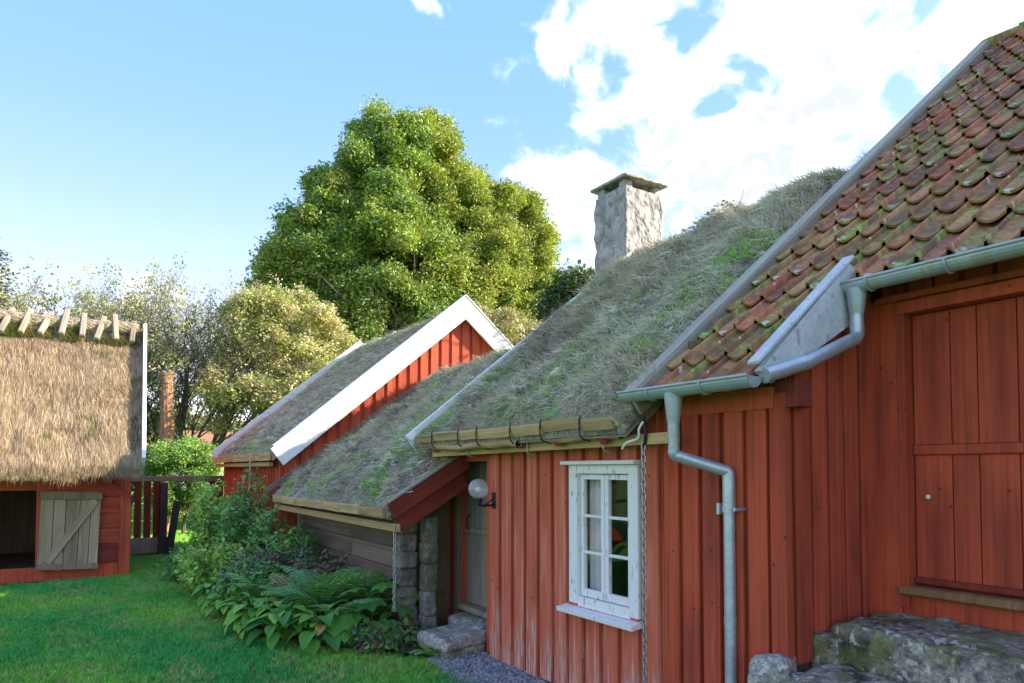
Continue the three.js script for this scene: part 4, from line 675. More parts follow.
// ---------------------------------------------------------------- grass of the yard
{
  const gg = [tuftGeo(7, 0.055, 0.006, 0.7, 0.7, 41, 2), tuftGeo(6, 0.07, 0.006, 0.9, 0.9, 42, 2)];
  const r = rng(500), L = [[], []];
  const put = (x, z, s, bright) => { const pat = fbm(x * 0.8 + 3, z * 0.8, 1, 4), p2 = fbm(x * 3.1, z * 3.1, 2, 3), q = 0.6 + r() * 0.75; let c = mix3([0.05, 0.36, 0.06], [0.2, 0.5, 0.04], clamp((pat - 0.32) * 2.6)); if (p2 > 0.58 && r() < 0.5) c = [0.32, 0.42, 0.1]; if (r() < 0.06) c = [0.34, 0.3, 0.13]; if (fbm(x * 1.7 + 9, z * 1.7, 6, 3) > 0.6 && r() < .55) return; c = c.map((v) => v * q * bright); L[r() < .5 ? 0 : 1].push({ p: V(x, lawnH(x, z) - 0.005, z), q: aim(V((r() - .5) * .7, 1, (r() - .5) * .7).normalize(), r() * 6.28), s: s * (0.6 + r() * 0.8), c: C(...c) }); };
  for (let k = 0; k < 175000; k++) {
    const z = -4.6 - Math.pow(r(), 0.8) * 12, x = -2.3 + r() * 5.9;
    if (z < -13.86 && x < 0.95) continue;
    const bed = z < -6.2 ? (z > -8.3 ? lerp(3.0, 1.75, (z + 6.2) / -2.1) : 1.72 + (-z - 8.3) * 0.045) : 3.05; if (x > bed + (fbm(x * 4, z * 4, 1, 2) - .5) * 0.35) continue;
    put(x, z, 1, 1);
  }
  for (let k = 0; k < 45000; k++) { const z = -16.9 - Math.pow(r(), 1.5) * 26, x = 1.2 + r() * (1.8 + (-z - 16.9) * 0.22); put(x, z, 1.6, 1.15); }
  const s = scatter('lawn_grass', gg[0], M.blade, L[0], scene), s2 = scatter('lawn_grass', gg[1], M.blade, L[1], scene);
  tag(s, 'short mown green grass of the shaded yard lawn', 'grass', 'grass of the lawn'); tag(s2, 'short mown green grass of the shaded yard lawn', 'grass', 'grass of the lawn');
}

// ---------------------------------------------------------------- trees
function leafCard(P, U, o, dir, side, L, W) { // a folded leaf of four faces
  const tip = o.clone().addScaledVector(dir, L), mid = o.clone().addScaledVector(dir, L * 0.45), up = new THREE.Vector3().crossVectors(dir, side).normalize(), a = mid.clone().addScaledVector(side, W / 2).addScaledVector(up, W * 0.12), b = mid.clone().addScaledVector(side, -W / 2).addScaledVector(up, W * 0.12);
  for (const t of [[o, a, tip], [o, tip, b]]) for (const q of t) { P.push(q.x, q.y, q.z); U.push(0, 0); }
}
function sprig(n, L, R, seed) {
  const r = rng(seed), P = [], U = [];
  for (let i = 0; i < n; i++) { const o = V((r() - .5) * R * 2, (r() - .5) * R * 1.6, (r() - .5) * R * 2), d = V(r() - .5, r() * 0.7 - 0.55, r() - .5).normalize(), s = new THREE.Vector3().crossVectors(d, V(r() - .5, 1, r() - .5)).normalize(); leafCard(P, U, o, d, s, L * (0.7 + r() * 0.6), L * 0.7 * (0.7 + r() * 0.5)); }
  return flat(P, U);
}
const SPR = [sprig(11, 0.17, 0.3, 1), sprig(10, 0.18, 0.34, 2), sprig(9, 0.13, 0.24, 3), sprig(7, 0.11, 0.22, 4)];
M.bark = std({ roughness: 1, map: tex(256, 512, 0.8, 1.6, (u, v) => { const a = pf(u, v, 20, 8, 601, 4), b = pf(u, v, 6, 6, 603, 4); return mix3([0.05, 0.042, 0.034], [0.2, 0.17, 0.13], a * 0.7 + b * 0.3); }), bumpMap: tex(256, 512, 0.8, 1.6, (u, v) => pf(u, v, 20, 6, 605, 4), false), bumpScale: 0.05 });
function branches(list, a, dir, len, rad, depth, r, opt) {   // recursive limbs; tips are collected
  const pts = [a.clone()]; const d = dir.clone(), n = 4; let p = a.clone();
  for (let i = 0; i < n; i++) { d.add(V((r() - .5) * opt.wob, (r() - .5) * opt.wob * 0.6 + opt.lift, (r() - .5) * opt.wob)).normalize(); p = p.clone().addScaledVector(d, len / n); pts.push(p); }
  const curve = new THREE.CatmullRomCurve3(pts), seg = depth > 2 ? 7 : depth > 0 ? 5 : 4, rings = 5, P = [], U = []; const fr = curve.computeFrenetFrames(rings, false);
  const ring = (k) => { const c = curve.getPoint(k / rings), rr = rad * lerp(1, depth === 0 ? 0.25 : 0.55, k / rings), o = []; for (let j = 0; j <= seg; j++) { const t = j / seg * 6.2832; o.push([c.x + (Math.cos(t) * fr.normals[k].x + Math.sin(t) * fr.binormals[k].x) * rr, c.y + (Math.cos(t) * fr.normals[k].y + Math.sin(t) * fr.binormals[k].y) * rr, c.z + (Math.cos(t) * fr.normals[k].z + Math.sin(t) * fr.binormals[k].z) * rr]); } return o; };
  let A = ring(0); for (let k = 1; k <= rings; k++) { const B = ring(k); for (let j = 0; j < seg; j++) { for (const [q, uu, vv] of [[A[j], j, k - 1], [A[j + 1], j + 1, k - 1], [B[j + 1], j + 1, k], [A[j], j, k - 1], [B[j + 1], j + 1, k], [B[j], j, k]]) { P.push(...q); U.push(uu / seg * rad * 6, vv / rings * len); } } A = B; }
  list.geo.push(flat(P, U));
  if (depth <= (opt.leafDepth ?? 1)) for (let k = 1; k <= 4; k++) list.tips.push(curve.getPoint(k / 4));
  if (depth > 0) { const kids = opt.kids ?? 4; for (let i = 0; i < kids; i++) { const t = lerp(opt.from ?? 0.35, 1, (i + r() * 0.6) / kids), q = curve.getPoint(Math.min(1, t)), az = r() * 6.28, sp = opt.spread * (0.7 + r() * 0.6), nd = d.clone().multiplyScalar(Math.cos(sp)).add(V(Math.cos(az), 0.1, Math.sin(az)).multiplyScalar(Math.sin(sp))).normalize(); branches(list, q, nd, len * (0.58 + r() * 0.2), rad * 0.55 * (1 - t * 0.25), depth - 1, r, opt); } }
}
function tree(name, label, base, { trunkH, rad, lobes, count, colors, sprigs = [0, 1], scale = 1, seed, gapScale = 0.7, gap = 0.42, depth = 3, group, clumps = 150, clumpR = 0.8 }) {
  const t = thing(name, label, 'tree', base, group), r = rng(seed), list = { geo: [], tips: [] };
  branches(list, V(0, 0, 0), V((r() - .5) * 0.1, 1, (r() - .5) * 0.1).normalize(), trunkH, rad, depth, r, { wob: 0.25, lift: 0.05, spread: 0.7, kids: 5, from: 0.3 });
  part('trunk', merge(list.geo), M.bark, t);
  const L = sprigs.map(() => []), vol = lobes.map((l) => Math.pow(l[3] * l[4] * l[5], 0.67)), tot = vol.reduce((a, b) => a + b, 0); let acc = 0; const cum = vol.map((v) => (acc += v / tot));
  // boughs: many small leafy clumps set over and inside the lobes, each with a hue of its own
  const boughs = []; const inside = (p, m) => lobes.some((l) => ((p.x - l[0]) / l[3]) ** 2 + ((p.y - l[1]) / l[4]) ** 2 + ((p.z - l[2]) / l[5]) ** 2 < m);
  for (let tries = 0; boughs.length < clumps && tries < clumps * 30; tries++) {
    const u = r(); let k = cum.findIndex((c) => u <= c); if (k < 0) k = 0; const l = lobes[k], d = V(r() - .5, r() - .42, r() - .5).normalize(), rr = r() < 0.75 ? 0.82 + r() * 0.18 : 0.4 + r() * 0.4;
    const p = V(l[0] + d.x * rr * l[3], l[1] + d.y * rr * l[4], l[2] + d.z * rr * l[5]); if (p.y < 0.4 || (rr > 0.8 && inside(p, 0.5)) || fbm((p.x + base[0]) * gapScale + seed, p.y * gapScale, p.z * gapScale, 2) < gap - 0.02) continue;
    boughs.push({ p, d, s: clumpR * (0.6 + r() * 0.7), pal: pick(colors, r), q: 0.9 + r() * 0.2 });
  }
  for (let k = 0; k < count; k++) {
    const b = boughs[Math.floor(r() * boughs.length) % boughs.length], d = V(r() - .5, r() - .4, r() - .5).normalize(), rr = b.s * Math.pow(r(), 0.42);
    const p = b.p.clone().add(V(d.x * rr, d.y * rr * 0.72, d.z * rr)); if (p.y < 0.2) continue;
    const pal = r() < 0.4 ? b.pal : pick(colors, r), q = b.q * (0.7 + r() * 0.6);
    L[Math.floor(r() * sprigs.length)].push({ p, q: new THREE.Quaternion().setFromEuler(new THREE.Euler((r() - .5) * 1.2, r() * 6.28, (r() - .5) * 1.2)), s: scale * (0.6 + r() * 0.8), c: C(pal[0] * q, pal[1] * q, pal[2] * q) });
  }
  L.forEach((l, i) => scatter(i ? 'foliage' : 'crown', SPR[sprigs[i]], M.leaf, l, t));
  return t;
}
// lobes are given in metres about the tree's foot
tree('linden_tree', 'large dark green leafy tree behind the far house, left half of the big crown', [11.3, 0, -30.5], {
  trunkH: 7.5, rad: 0.5, seed: 11, count: 50000, scale: 0.7, clumps: 560, clumpR: 0.66, gap: 0.41,
  lobes: [[0.6, 10, 0, 3.8, 6, 4], [1.2, 15.6, 0, 1.9, 3.7, 2.3], [0.4, 13.9, 0.2, 2.3, 3.6, 2.4], [-0.9, 12.4, 0, 2.1, 3.4, 2.4], [-2.2, 10.8, 0.3, 2.0, 3.2, 2.4], [-3.1, 9.2, 0, 1.6, 2.8, 2.2], [-3.6, 8.4, 0.2, 1.3, 2.7, 1.7], [-2.2, 7.2, 0.6, 2.3, 3.2, 2.4], [1.2, 7.5, 1.5, 3.6, 4, 3]],
  colors: [[0.22, 0.34, 0.03], [0.28, 0.4, 0.035], [0.36, 0.43, 0.04], [0.16, 0.29, 0.03]],
});
tree('linden_tree', 'large yellow-green leafy tree behind the far house, right half of the big crown', [16.4, 0, -31], {
  trunkH: 7.5, rad: 0.5, seed: 12, count: 54000, scale: 0.7, clumps: 600, clumpR: 0.66, gap: 0.41,
  lobes: [[-2.0, 15.4, 0, 2.0, 4.2, 2.4], [0, 11.4, 0, 3.6, 5.6, 4], [2.4, 12.6, 0.5, 2.6, 4.3, 3.2], [4.2, 9.6, 0, 2.5, 4.2, 3], [-0.6, 14, 0, 2.2, 4, 2.6], [3.6, 7, 1, 3.4, 3.6, 3], [-2, 9, 1.5, 3, 5, 3]],
  colors: [[0.36, 0.43, 0.035], [0.42, 0.46, 0.04], [0.29, 0.39, 0.035], [0.46, 0.46, 0.05], [0.24, 0.34, 0.035]],
});
tree('pale_tree', 'bushy pale tan tree in seed just left of the turf roof of the far house', [6.1, 0, -23.5], {
  trunkH: 3.5, rad: 0.16, seed: 21, count: 9500, clumps: 210, clumpR: 0.42, scale: 0.75, gap: 0.44, gapScale: 1.2, sprigs: [2, 3], group: 'pale seeding trees behind the far house',
  lobes: [[0, 5.4, 0, 2.3, 2.5, 2], [-1.0, 5.9, 0, 1.3, 1.9, 1.4], [0.9, 5.7, 0, 1.5, 1.7, 1.4], [-0.2, 4, 0, 2.6, 2.2, 2], [1.9, 5, 0.4, 1.2, 1.5, 1.2]],
  colors: [[0.62, 0.58, 0.26], [0.52, 0.53, 0.17], [0.42, 0.5, 0.11], [0.68, 0.56, 0.32], [0.33, 0.42, 0.08]],
});
tree('pale_tree', 'low pale tan tree top showing right of the white gable peak', [12.9, 0, -21], {
  trunkH: 3.5, rad: 0.16, seed: 22, count: 9000, clumps: 110, clumpR: 0.55, scale: 0.75, gap: 0.44, gapScale: 1.2, sprigs: [2, 3], group: 'pale seeding trees behind the far house',
  lobes: [[0, 5.2, 0, 2.6, 2.3, 2], [1.4, 5.2, 0, 1.6, 1.8, 1.4], [-1.2, 5.2, 0, 1.6, 2.2, 1.4]],
  colors: [[0.54, 0.46, 0.2], [0.45, 0.42, 0.15], [0.3, 0.34, 0.09], [0.58, 0.48, 0.27]],
});
function thinTree(label, base, { h, rad, seed, count, colors, lean = 0, spr = [3, 2], scale = 0.7, group, kids = 5, spread = .62, depth = 4 }) {
  const t = thing('thin_tree', label, 'tree', base, group), r = rng(seed), list = { geo: [], tips: [] };
  for (let k = 0; k < 3; k++) branches(list, V((r() - .5) * 0.3, 0, (r() - .5) * 0.3), V(lean + (k - 1) * 0.28, 1, (r() - .5) * 0.3).normalize(), h * (0.45 + r() * 0.08), rad, depth, r, { wob: 0.35, lift: 0.09, spread, kids, from: 0.4, leafDepth: 1 });
  part('trunk', merge(list.geo), M.bark, t);
  const L = spr.map(() => []);
  for (let k = 0; k < count; k++) { const p = pick(list.tips, r), pal = pick(colors, r), q = 0.7 + r() * 0.6; L[k % spr.length].push({ p: p.clone().add(V((r() - .5) * 0.24, (r() - .5) * 0.24, (r() - .5) * 0.24)), q: new THREE.Quaternion().setFromEuler(new THREE.Euler(r() * 6, r() * 6, r() * 6)), s: scale * (0.6 + r() * 0.6), c: C(pal[0] * q, pal[1] * q, pal[2] * q) }); }
  L.forEach((l, i) => scatter(i ? 'foliage' : 'crown', SPR[spr[i]], M.leaf, l, t));
}
const olive = [[0.42, 0.42, 0.15], [0.34, 0.38, 0.1], [0.5, 0.44, 0.2], [0.26, 0.33, 0.07]];
thinTree('sparse open-branched tree between the barn roof and the far house', [3.6, 0, -25], { h: 8.2, rad: 0.11, seed: 31, count: 1300, colors: olive, spread: .75 });
thinTree('feathery olive tree showing above the middle of the thatched barn ridge', [-0.3, 0, -25], { h: 8.3, rad: 0.12, seed: 33, count: 2600, colors: olive, group: 'olive trees behind the barn', spread: .75 });
thinTree('feathery olive tree rising above the right end of the thatched barn ridge', [1.5, 0, -27], { h: 8.0, rad: 0.1, seed: 35, count: 1500, colors: olive, group: 'olive trees behind the barn', spread: .75 });
tree('edge_tree', 'dark green tree cut by the left edge above the barn', [-3.4, 0, -25], { trunkH: 4, rad: 0.2, seed: 37, count: 6000, clumps: 90, clumpR: 0.6, scale: 0.8, sprigs: [2, 3], gap: 0.43, gapScale: 1.1, lobes: [[0, 6, 0, 1.9, 3.4, 1.8], [-1, 5, 0, 2, 3, 2]], colors: [[0.08, 0.12, 0.03], [0.2, 0.2, 0.06], [0.3, 0.26, 0.1]] });
tree('round_bush', 'round bright green bush behind the board fence', [2.75, 0, -21.5], { trunkH: 1, rad: 0.06, seed: 41, count: 7000, clumps: 110, clumpR: 0.28, scale: 0.45, sprigs: [2, 3], gap: 0.38, gapScale: 1.5, depth: 2, lobes: [[0, 1.75, 0, 0.95, 1.15, 0.9], [0.4, 1.5, 0, 0.7, 0.9, 0.7], [-0.4, 1.4, 0, 0.65, 0.9, 0.7]], colors: [[0.2, 0.4, 0.03], [0.3, 0.48, 0.04], [0.13, 0.3, 0.03]] });
tree('background_tree', 'dark green tree top showing beside the chimney foot', [17.9, 0, -23], { trunkH: 5, rad: 0.3, seed: 43, count: 8000, clumps: 80, clumpR: .9, scale: 0.95, gap: 0.42, lobes: [[0.1, 8.5, 0, 0.8, 1.5, 1], [0.9, 7.4, 0, 1.3, 1.6, 1.2]], colors: [[0.06, 0.12, 0.02], [0.1, 0.16, 0.025]] });
tree('background_tree', 'yellowish tree top peeping over the cottage ridge right of the chimney', [11.8, 0, -10.2], { trunkH: 4, rad: 0.16, seed: 45, count: 4000, clumps: 60, clumpR: 0.5, scale: 0.7, sprigs: [2, 3], gap: 0.42, gapScale: 1.2, lobes: [[0, 6.0, 0, 0.9, 1.4, 1], [0.3, 5, 0, 1.5, 1.6, 1.5]], colors: [[0.26, 0.24, 0.04], [0.16, 0.19, 0.03]] });
{
  const t = thing('ivy_trunk', 'tall bare reddish-brown trunk with ivy behind the fence', 'tree', [2.42, 0, -22.8]), r = rng(51), pts = []; for (let i = 0; i <= 6; i++) pts.push([(r() - .5) * 0.06, i * 0.8, (r() - .5) * 0.06]);
  const tg = tube(pts, 0.19, 12, 40), tp = tg.attributes.position; for (let i = 0; i < tp.count; i++) { const y = tp.getY(i), k = (1.25 - y * 0.07) * (0.8 + 0.45 * fbm(tp.getX(i) * 6 + 3, y * 2.5, tp.getZ(i) * 6, 3)); tp.setX(i, tp.getX(i) * k); tp.setZ(i, tp.getZ(i) * k); } tg.computeVertexNormals();
  part('trunk', tg, std({ ...{ map: M.bark.map, bumpMap: M.bark.bumpMap, bumpScale: 0.05 }, color: C(3.0, 1.75, 1.2) }), t);
  const l = []; for (let k = 0; k < 700; k++) { const a = r() * 6.28, y = 0.5 + r() * 4.3; if (fbm(a, y * 1.2, 1, 3) < 0.48) continue; l.push({ p: V(Math.cos(a) * 0.21, y, Math.sin(a) * 0.21), q: new THREE.Quaternion().setFromEuler(new THREE.Euler(r() * 6, r() * 6, r() * 6)), s: 0.35 + r() * 0.25, c: C(0.08 + r() * .08, 0.14 + r() * 0.08, 0.03) }); }
  scatter('crown', SPR[3], M.leaf, l, t);
}
// hedges and woods far behind, read as one mass
{
  const l = [], r = rng(61);
  for (let k = 0; k < 26000; k++) { const a = lerp(-30, 100, r()) * D2R, d = 70 + r() * 16, h = 4.5 + 5 * fbm(a * 9, 3, 1, 3), y = Math.pow(r(), 0.7) * h; const q = 0.6 + r() * 0.7, pal = pick([[0.1, 0.16, 0.03], [0.16, 0.19, 0.04], [0.22, 0.2, 0.06]], r); l.push({ p: V(Math.sin(a) * d, y, -Math.cos(a) * d), q: new THREE.Quaternion().setFromEuler(new THREE.Euler(r() * 6, r() * 6, r() * 6)), s: 2.2 + r() * 1.5, c: C(pal[0] * q, pal[1] * q, pal[2] * q) }); }
  const w = scatter('distant_woods', SPR[0], M.leaf, l, scene); w.userData.label = 'low line of distant trees along the horizon'; w.userData.category = 'woods';
}
// pale farmhouse far beyond the fence
{
  const h = site('distant_farmhouse', 'pale farmhouse with a red roof far beyond the fence', 'house', [9, 0, -48]);
  part('wall', box(5.8, 12, 0, 2.6, -50, -46), std({ color: C(0.7, 0.66, 0.6) }), h);
  const g = prism([[5.5, 2.6], [12.3, 2.6], [12.3, 2.75], [12.0, 4.3], [5.8, 4.3], [5.5, 2.75]], 3); g.translate(0, 0, -49.5); part('roof', g, std({ color: C(0.42, 0.2, 0.15) }), h);
  for (const x of [6.6, 8.2, 9.8]) { const w = part('window', box(x, x + 0.8, 0.9, 2.0, -46.02, -45.96), M.white, h); part('pane', box(x + 0.08, x + 0.72, 0.98, 1.92, -45.97, -45.95), M.dark, w); }
}
// red outbuilding behind the barn: the cottage window mirrors it
{
  const o = site('red_outbuilding', 'red outbuilding with a white window mirrored in the cottage window panes', 'outbuilding', [-9.5, 0, -27]);
  part('wall', box(-14, -5.2, 0, 3.2, -32, -27), M.red[0], o);
  const g = prism([[-14.3, 3.2], [-4.9, 3.2], [-4.9, 3.4], [-9.6, 6.2], [-14.3, 3.4]], 5.4); g.translate(0, 0, -32.2); part('roof', g, M.red[2], o);
  const w = part('window', box(-8.4, -7.4, 1.3, 2.6, -27.0, -26.94), M.white, o); part('pane', box(-8.3, -7.5, 1.4, 2.5, -26.96, -26.93), M.dark, w);
}

// ---------------------------------------------------------------- plants of the bed
const G = (a, b, t) => C(...mix3(a, b, t));
const leafMats = [[0.07, 0.24, 0.025], [0.1, 0.3, 0.028], [0.055, 0.2, 0.03], [0.18, 0.4, 0.045]].map((c) => phy({ color: C(...c), roughness: 0.7, specularIntensity: 0.5, transmission: 0.2, thickness: 0 }));
const yellowLeaf = phy({ color: C(0.42, 0.3, 0.05), roughness: 0.6, transmission: 0.15, thickness: 0 });
function hostaLeaf(seed) {
  const r = rng(seed), L = 1, W = 0.56, P = [], U = [], nl = 6, nw = 4, bend = 0.9 + r() * 0.5, tw = (r() - .5) * 0.3;
  const pt = (i, j) => { const s = i / nl, t = j / nw * 2 - 1, w = W / 2 * Math.pow(Math.sin(Math.PI * Math.pow(s, 0.72)), 0.8) * (i === nl ? 0 : 1), th = bend * s; return [t * w + tw * s * s * 0.3, Math.sin(th) * 0 + 0.16 * s - 0.42 * s * s * bend + Math.abs(t) * w * 0.35 + (j % 2 ? 0.012 : 0), s * L * (1 - 0.12 * s)]; };
  for (let i = 0; i < nl; i++) for (let j = 0; j < nw; j++) { const a = pt(i, j), b = pt(i, j + 1), c = pt(i + 1, j + 1), d = pt(i + 1, j); for (const q of [a, b, c, a, c, d]) { P.push(...q); U.push(q[0], q[2]); } }
  const g = mergeVertices(flat(P, U).deleteAttribute('normal')); g.computeVertexNormals(); return g;
}
const HL = [1, 2, 3, 4, 5].map((s) => hostaLeaf(s * 7));
function hosta(label, x, z, n, size, seed, mats = leafMats) {
  const t = thing('hosta_plant', label, 'plant', [x, 0.04, z], 'hostas along the edge of the bed'), r = rng(seed), st = [];
  for (let i = 0; i < n; i++) {
    const k = i / n, az = i * 2.4 + r() * 0.6, tilt = lerp(0.25, 1.25, k) + (r() - .5) * 0.25, sl = size * (0.75 + 0.45 * r()) * lerp(1.15, 0.7, k * 0.3), out = Math.sin(tilt) * sl, up = Math.cos(tilt) * sl + 0.05;
    const tip = [Math.sin(az) * out, up, Math.cos(az) * out]; st.push(tube([[0, 0, 0], [tip[0] * 0.4, up * 0.7, tip[2] * 0.4], tip], 0.006, 4, 5));
    const l = part('leaf', pick(HL, r), r() < 0.03 ? yellowLeaf : pick(mats, r), t, tip); l.rotation.set(0, 0, 0); l.rotation.order = 'YXZ'; l.rotation.set(lerp(-0.35, 0.5, k) + (r() - .5) * 0.3, az + (r() - .5) * 0.5, (r() - .5) * 0.5); l.scale.setScalar(size * (0.85 + r() * 0.5));
  }
  part('stems', merge(st), leafMats[3], t);
}
hosta('hosta at the front tip of the bed with broad leaves reaching onto the lawn', 1.98, -7.6, 40, 0.24, 1);
hosta('hosta with pale shiny leaves at the left corner of the fern clump', 1.84, -8.35, 40, 0.23, 2, [leafMats[1], leafMats[3], leafMats[1]]);
hosta('dark hosta in front of the ferns with one yellow leaf', 2.3, -7.25, 32, 0.23, 3);
hosta('hosta half hidden behind the front hostas and the ferns', 2.15, -8.2, 30, 0.24, 4);
hosta('small hosta between the ferns and the mossy door slab', 2.72, -6.95, 18, 0.2, 5, [leafMats[0], leafMats[2]]);
// big-leaved plant with lobed leaves
function lobedLeaf(seed) { const r = rng(seed), P = [], U = [], n = 18, rim = []; for (let i = 0; i <= n; i++) { const a = lerp(-2.6, 2.6, i / n), w = (1 - 0.25 * Math.abs(a) / 2.6) * (i % 3 === 1 ? 1 : 0.72) * 0.55; rim.push([Math.sin(a) * w, -0.22 * w + (i % 3 === 1 ? 0.02 : 0.05), 0.25 + Math.cos(a) * w]); } const c = [0, 0.06, 0.2]; for (let i = 0; i < n; i++) for (const q of [c, rim[i], rim[i + 1]]) { P.push(...q); U.push(q[0], q[2]); } const g = flat(P, U); return g; }
const LL = [lobedLeaf(1), lobedLeaf(2)];
{
  const t = thing('rhubarb_plant', 'low plant with large ragged lobed leaves against the shed corner', 'plant', [2.88, 0.04, -7.25]), r = rng(9), st = [];
  for (let i = 0; i < 15; i++) { const az = i * 2.4, k = i / 15, o = lerp(0.12, 0.45, k), up = lerp(0.6, 0.22, k), tip = [Math.sin(az) * o, up, Math.cos(az) * o]; st.push(tube([[0, 0, 0], [tip[0] * 0.4, up * 0.65, tip[2] * 0.4], tip], 0.009, 5, 5)); const l = part('leaf', LL[i % 2], pick([leafMats[0], leafMats[2]], r), t, tip); l.rotation.order = 'YXZ'; l.rotation.set(lerp(0, 0.6, k), az, (r() - .5) * 0.5); l.scale.setScalar(0.36 + r() * 0.2); }
  part('stems', merge(st), std({ color: C(0.2, 0.1, 0.05) }), t);
}
// ferns
function frond(seed) {
  const r = rng(seed), P = [], U = [], n = 22, bend = 1.1 + r() * 0.5; let p = V(0, 0, 0); const pos = [], dirs = [];
  for (let i = 0; i <= n; i++) { const th = 0.25 + bend * (i / n) ** 1.3; pos.push(p.clone()); const d = V(0, Math.cos(th), Math.sin(th)); dirs.push(d); p = p.clone().addScaledVector(d, 1 / n); }
  for (let i = 0; i < n; i++) { const w = 0.006, a = pos[i], b = pos[i + 1]; for (const q of [[a.x - w, a.y, a.z], [a.x + w, a.y, a.z], [b.x + w, b.y, b.z], [a.x - w, a.y, a.z], [b.x + w, b.y, b.z], [b.x - w, b.y, b.z]]) { P.push(...q); U.push(0, 0); } }
  for (let i = 4; i < n; i++) for (const s of [-1, 1]) { const k = i / n, L = 0.24 * Math.sin(Math.PI * Math.pow(1 - k, 0.75) * 0.92 + 0.06) + 0.02, o = pos[i], d = V(s * 0.95, 0, 0).addScaledVector(dirs[i], 0.32).add(V(0, -0.12 - r() * 0.1, 0)).normalize();
    for (const h of [0, 0.33, 0.62]) { const q = o.clone().addScaledVector(d, L * h); leafCard(P, U, q, d, dirs[i].clone(), L * 0.46, 0.045 * (1 - h * 0.5)); } }
  return flat(P, U);
}
const FR = [1, 2, 3, 4].map((s) => frond(s));
const fernMats = [[0.09, 0.29, 0.06], [0.13, 0.34, 0.05], [0.18, 0.4, 0.05], [0.3, 0.28, 0.07]].map((c) => phy({ color: C(...c), roughness: 0.7, transmission: 0.2, thickness: 0 }));
function fern(label, x, z, n, len, seed, mats = fernMats.slice(0, 3)) {
  const t = thing('fern_plant', label, 'fern', [x, 0.04, z], 'ferns below the shed wall'), r = rng(seed);
  for (let i = 0; i < n; i++) { const f = part('frond', pick(FR, r), pick(mats, r), t, [(r() - .5) * 0.12, 0, (r() - .5) * 0.12]); f.rotation.order = 'YXZ'; f.rotation.set(-0.3 + r() * 0.6, i * 2.4 + r(), (r() - .5) * 0.3); f.scale.setScalar(len * (0.75 + r() * 0.4)); }
}
fern('large fern with arching fronds in the middle of the bed', 2.45, -7.75, 24, 0.9, 1);
fern('blue-green fern close against the shed wall planks', 2.9, -7.8, 20, 0.78, 2, [fernMats[0], fernMats[1]]);
fern('dark fern leaning towards the stone pillar', 2.95, -7.4, 22, 0.85, 3, [fernMats[0], fernMats[1]]);
fern('browning fern between the big fern and the tall stalks', 2.45, -8.5, 18, 0.72, 4, [fernMats[3], fernMats[2], fernMats[1]]);
fern('fern at the left of the bed under the tall stalks', 2.1, -9.0, 16, 0.7, 5, [fernMats[1], fernMats[2]]);
fern('pale fern rising against the middle of the shed wall', 2.8, -8.6, 18, 0.72, 6, [fernMats[1], fernMats[2], fernMats[0]]);
// tall stalks with tiers of leaves
const spray = [sprig(7, 0.085, 0.075, 71), sprig(8, 0.065, 0.07, 72)];
function stalks(label, x, z, n, h, spreadR, seed, pal) {
  const t = thing('tall_perennial', label, 'plant', [x, 0.03, z], 'tall leafy stalks before the far house'), r = rng(seed), st = [], L = [[], []];
  for (let i = 0; i < n; i++) {
    const a = r() * 6.28, o = Math.sqrt(r()) * spreadR, b = V(Math.cos(a) * o, 0, Math.sin(a) * o), hh = h * (0.6 + r() * 0.45), ln = V((r() - .5) * 0.4, 0, (r() - .5) * 0.4), at = (k) => b.clone().addScaledVector(ln, k * k).add(V(0, hh * k, 0));
    st.push(tube([0, 0.35, 0.7, 1].map((k) => at(k).toArray()), 0.008, 4, 7));
    for (let k = 0.3; k < 1.01; k += 0.07) for (let m = 0; m < 3; m++) { const p = at(Math.min(1, k)), az = r() * 6.28, off = 0.04 + r() * 0.16 * (1.15 - k * 0.5), q = 0.6 + r() * 0.8, c = pick(pal, r); L[m % 2].push({ p: p.add(V(Math.cos(az) * off, (r() - .5) * 0.06, Math.sin(az) * off)), q: new THREE.Quaternion().setFromEuler(new THREE.Euler((r() - .5) * .9, az, (r() - .5) * .9)), s: 0.6 + r() * 0.6, c: C(c[0] * q, c[1] * q, c[2] * q) }); }
  }
  part('stems', merge(st), std({ color: C(0.2, 0.16, 0.07) }), t); L.forEach((l, i) => scatter('foliage', spray[i], M.leaf, l, t));
}
const green = [[0.12, 0.36, 0.045], [0.18, 0.42, 0.045], [0.09, 0.28, 0.05]], lime = [[0.3, 0.54, 0.05], [0.21, 0.45, 0.045], [0.38, 0.56, 0.08]], rust = [[0.2, 0.12, 0.055], [0.1, 0.17, 0.06], [0.24, 0.15, 0.08], [0.1, 0.2, 0.06], [0.13, 0.2, 0.06]];
stalks('tall lime-green leafy stalks in front of the gateway', 2.05, -12.3, 11, 1.7, 0.35, 81, lime);
stalks('tallest green stalks against the red wall of the far house', 2.4, -11.7, 13, 1.75, 0.35, 82, green);
stalks('green stalks at the near corner of the far house', 2.58, -10.9, 10, 1.3, 0.3, 83, green);
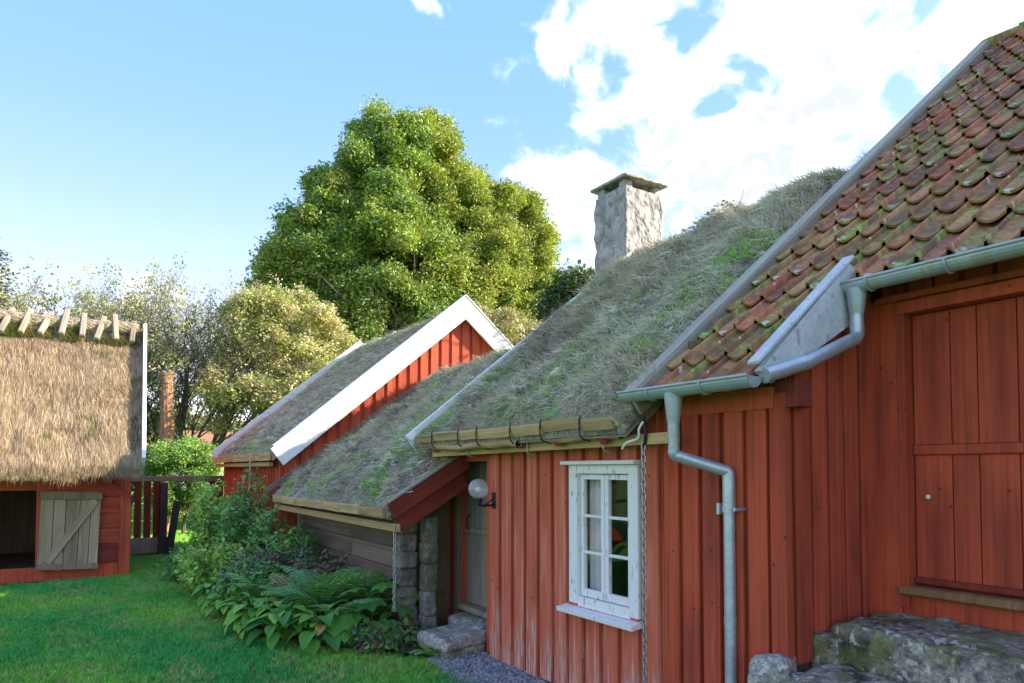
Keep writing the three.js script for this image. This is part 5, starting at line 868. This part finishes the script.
stalks('thin leggy stalks at the end of the shed wall', 2.72, -10.1, 8, 0.95, 0.3, 84, green);
stalks('low lime-green leaves at the left edge of the bed', 1.95, -11.0, 20, 0.7, 0.42, 85, lime);
stalks('rusty fading perennials in the middle of the bed', 2.3, -9.9, 18, 0.7, 0.45, 86, rust);
stalks('rusty seedheads behind the big fern', 2.75, -8.9, 12, 0.7, 0.35, 87, rust);
stalks('green leafy perennials at the outer left edge of the bed', 1.85, -12.6, 14, 0.6, 0.4, 88, green);
stalks('mixed low perennials behind the pale hosta', 2.05, -9.5, 22, 0.55, 0.4, 89, green);
hosta('small hosta tuft at the far left of the bed edge', 1.8, -10.3, 30, 0.22, 6);
hosta('small light hosta tuft nearer on the left bed edge', 1.75, -9.3, 28, 0.2, 7, [leafMats[1], leafMats[3]]);
hosta('small hosta tuft at the foot of the rusty perennials', 1.8, -11.6, 26, 0.2, 8);
{
  const w = thing('weed_tuft', 'small bright weed at the mossy edge of the door slab', 'plant', [3.05, 0.02, -6.25]), r = rng(3); for (let i = 0; i < 9; i++) { const f = part('frond', FR[i % 4], fernMats[2], w); f.rotation.order = 'YXZ'; f.rotation.set(r() * 0.6, i * 2.4, 0); f.scale.setScalar(0.17 + r() * 0.08); }
}
{
  const l = [], r = rng(91); for (let k = 0; k < 5200; k++) { const z = -6.6 - r() * 7.6, x0 = z > -8.3 ? lerp(2.6, 1.75, (z + 6.6) / -1.7) : 1.75 + (-z - 8.3) * 0.03, x = x0 + r() * (3.15 - x0); const q = 0.5 + r() * 0.8, c = pick([...green, ...rust], r); l.push({ p: V(x, 0.06 + r() * 0.14, z), q: new THREE.Quaternion().setFromEuler(new THREE.Euler((r() - .5), r() * 6, (r() - .5))), s: 0.6 + r() * 0.7, c: C(c[0] * q, c[1] * q, c[2] * q) }); }
  const s = scatter('ground_cover', spray[0], M.leaf, l, scene); s.userData.label = 'low mixed leaves covering the soil of the bed'; s.userData.category = 'ground cover';
}
renderer.render(scene, camera);
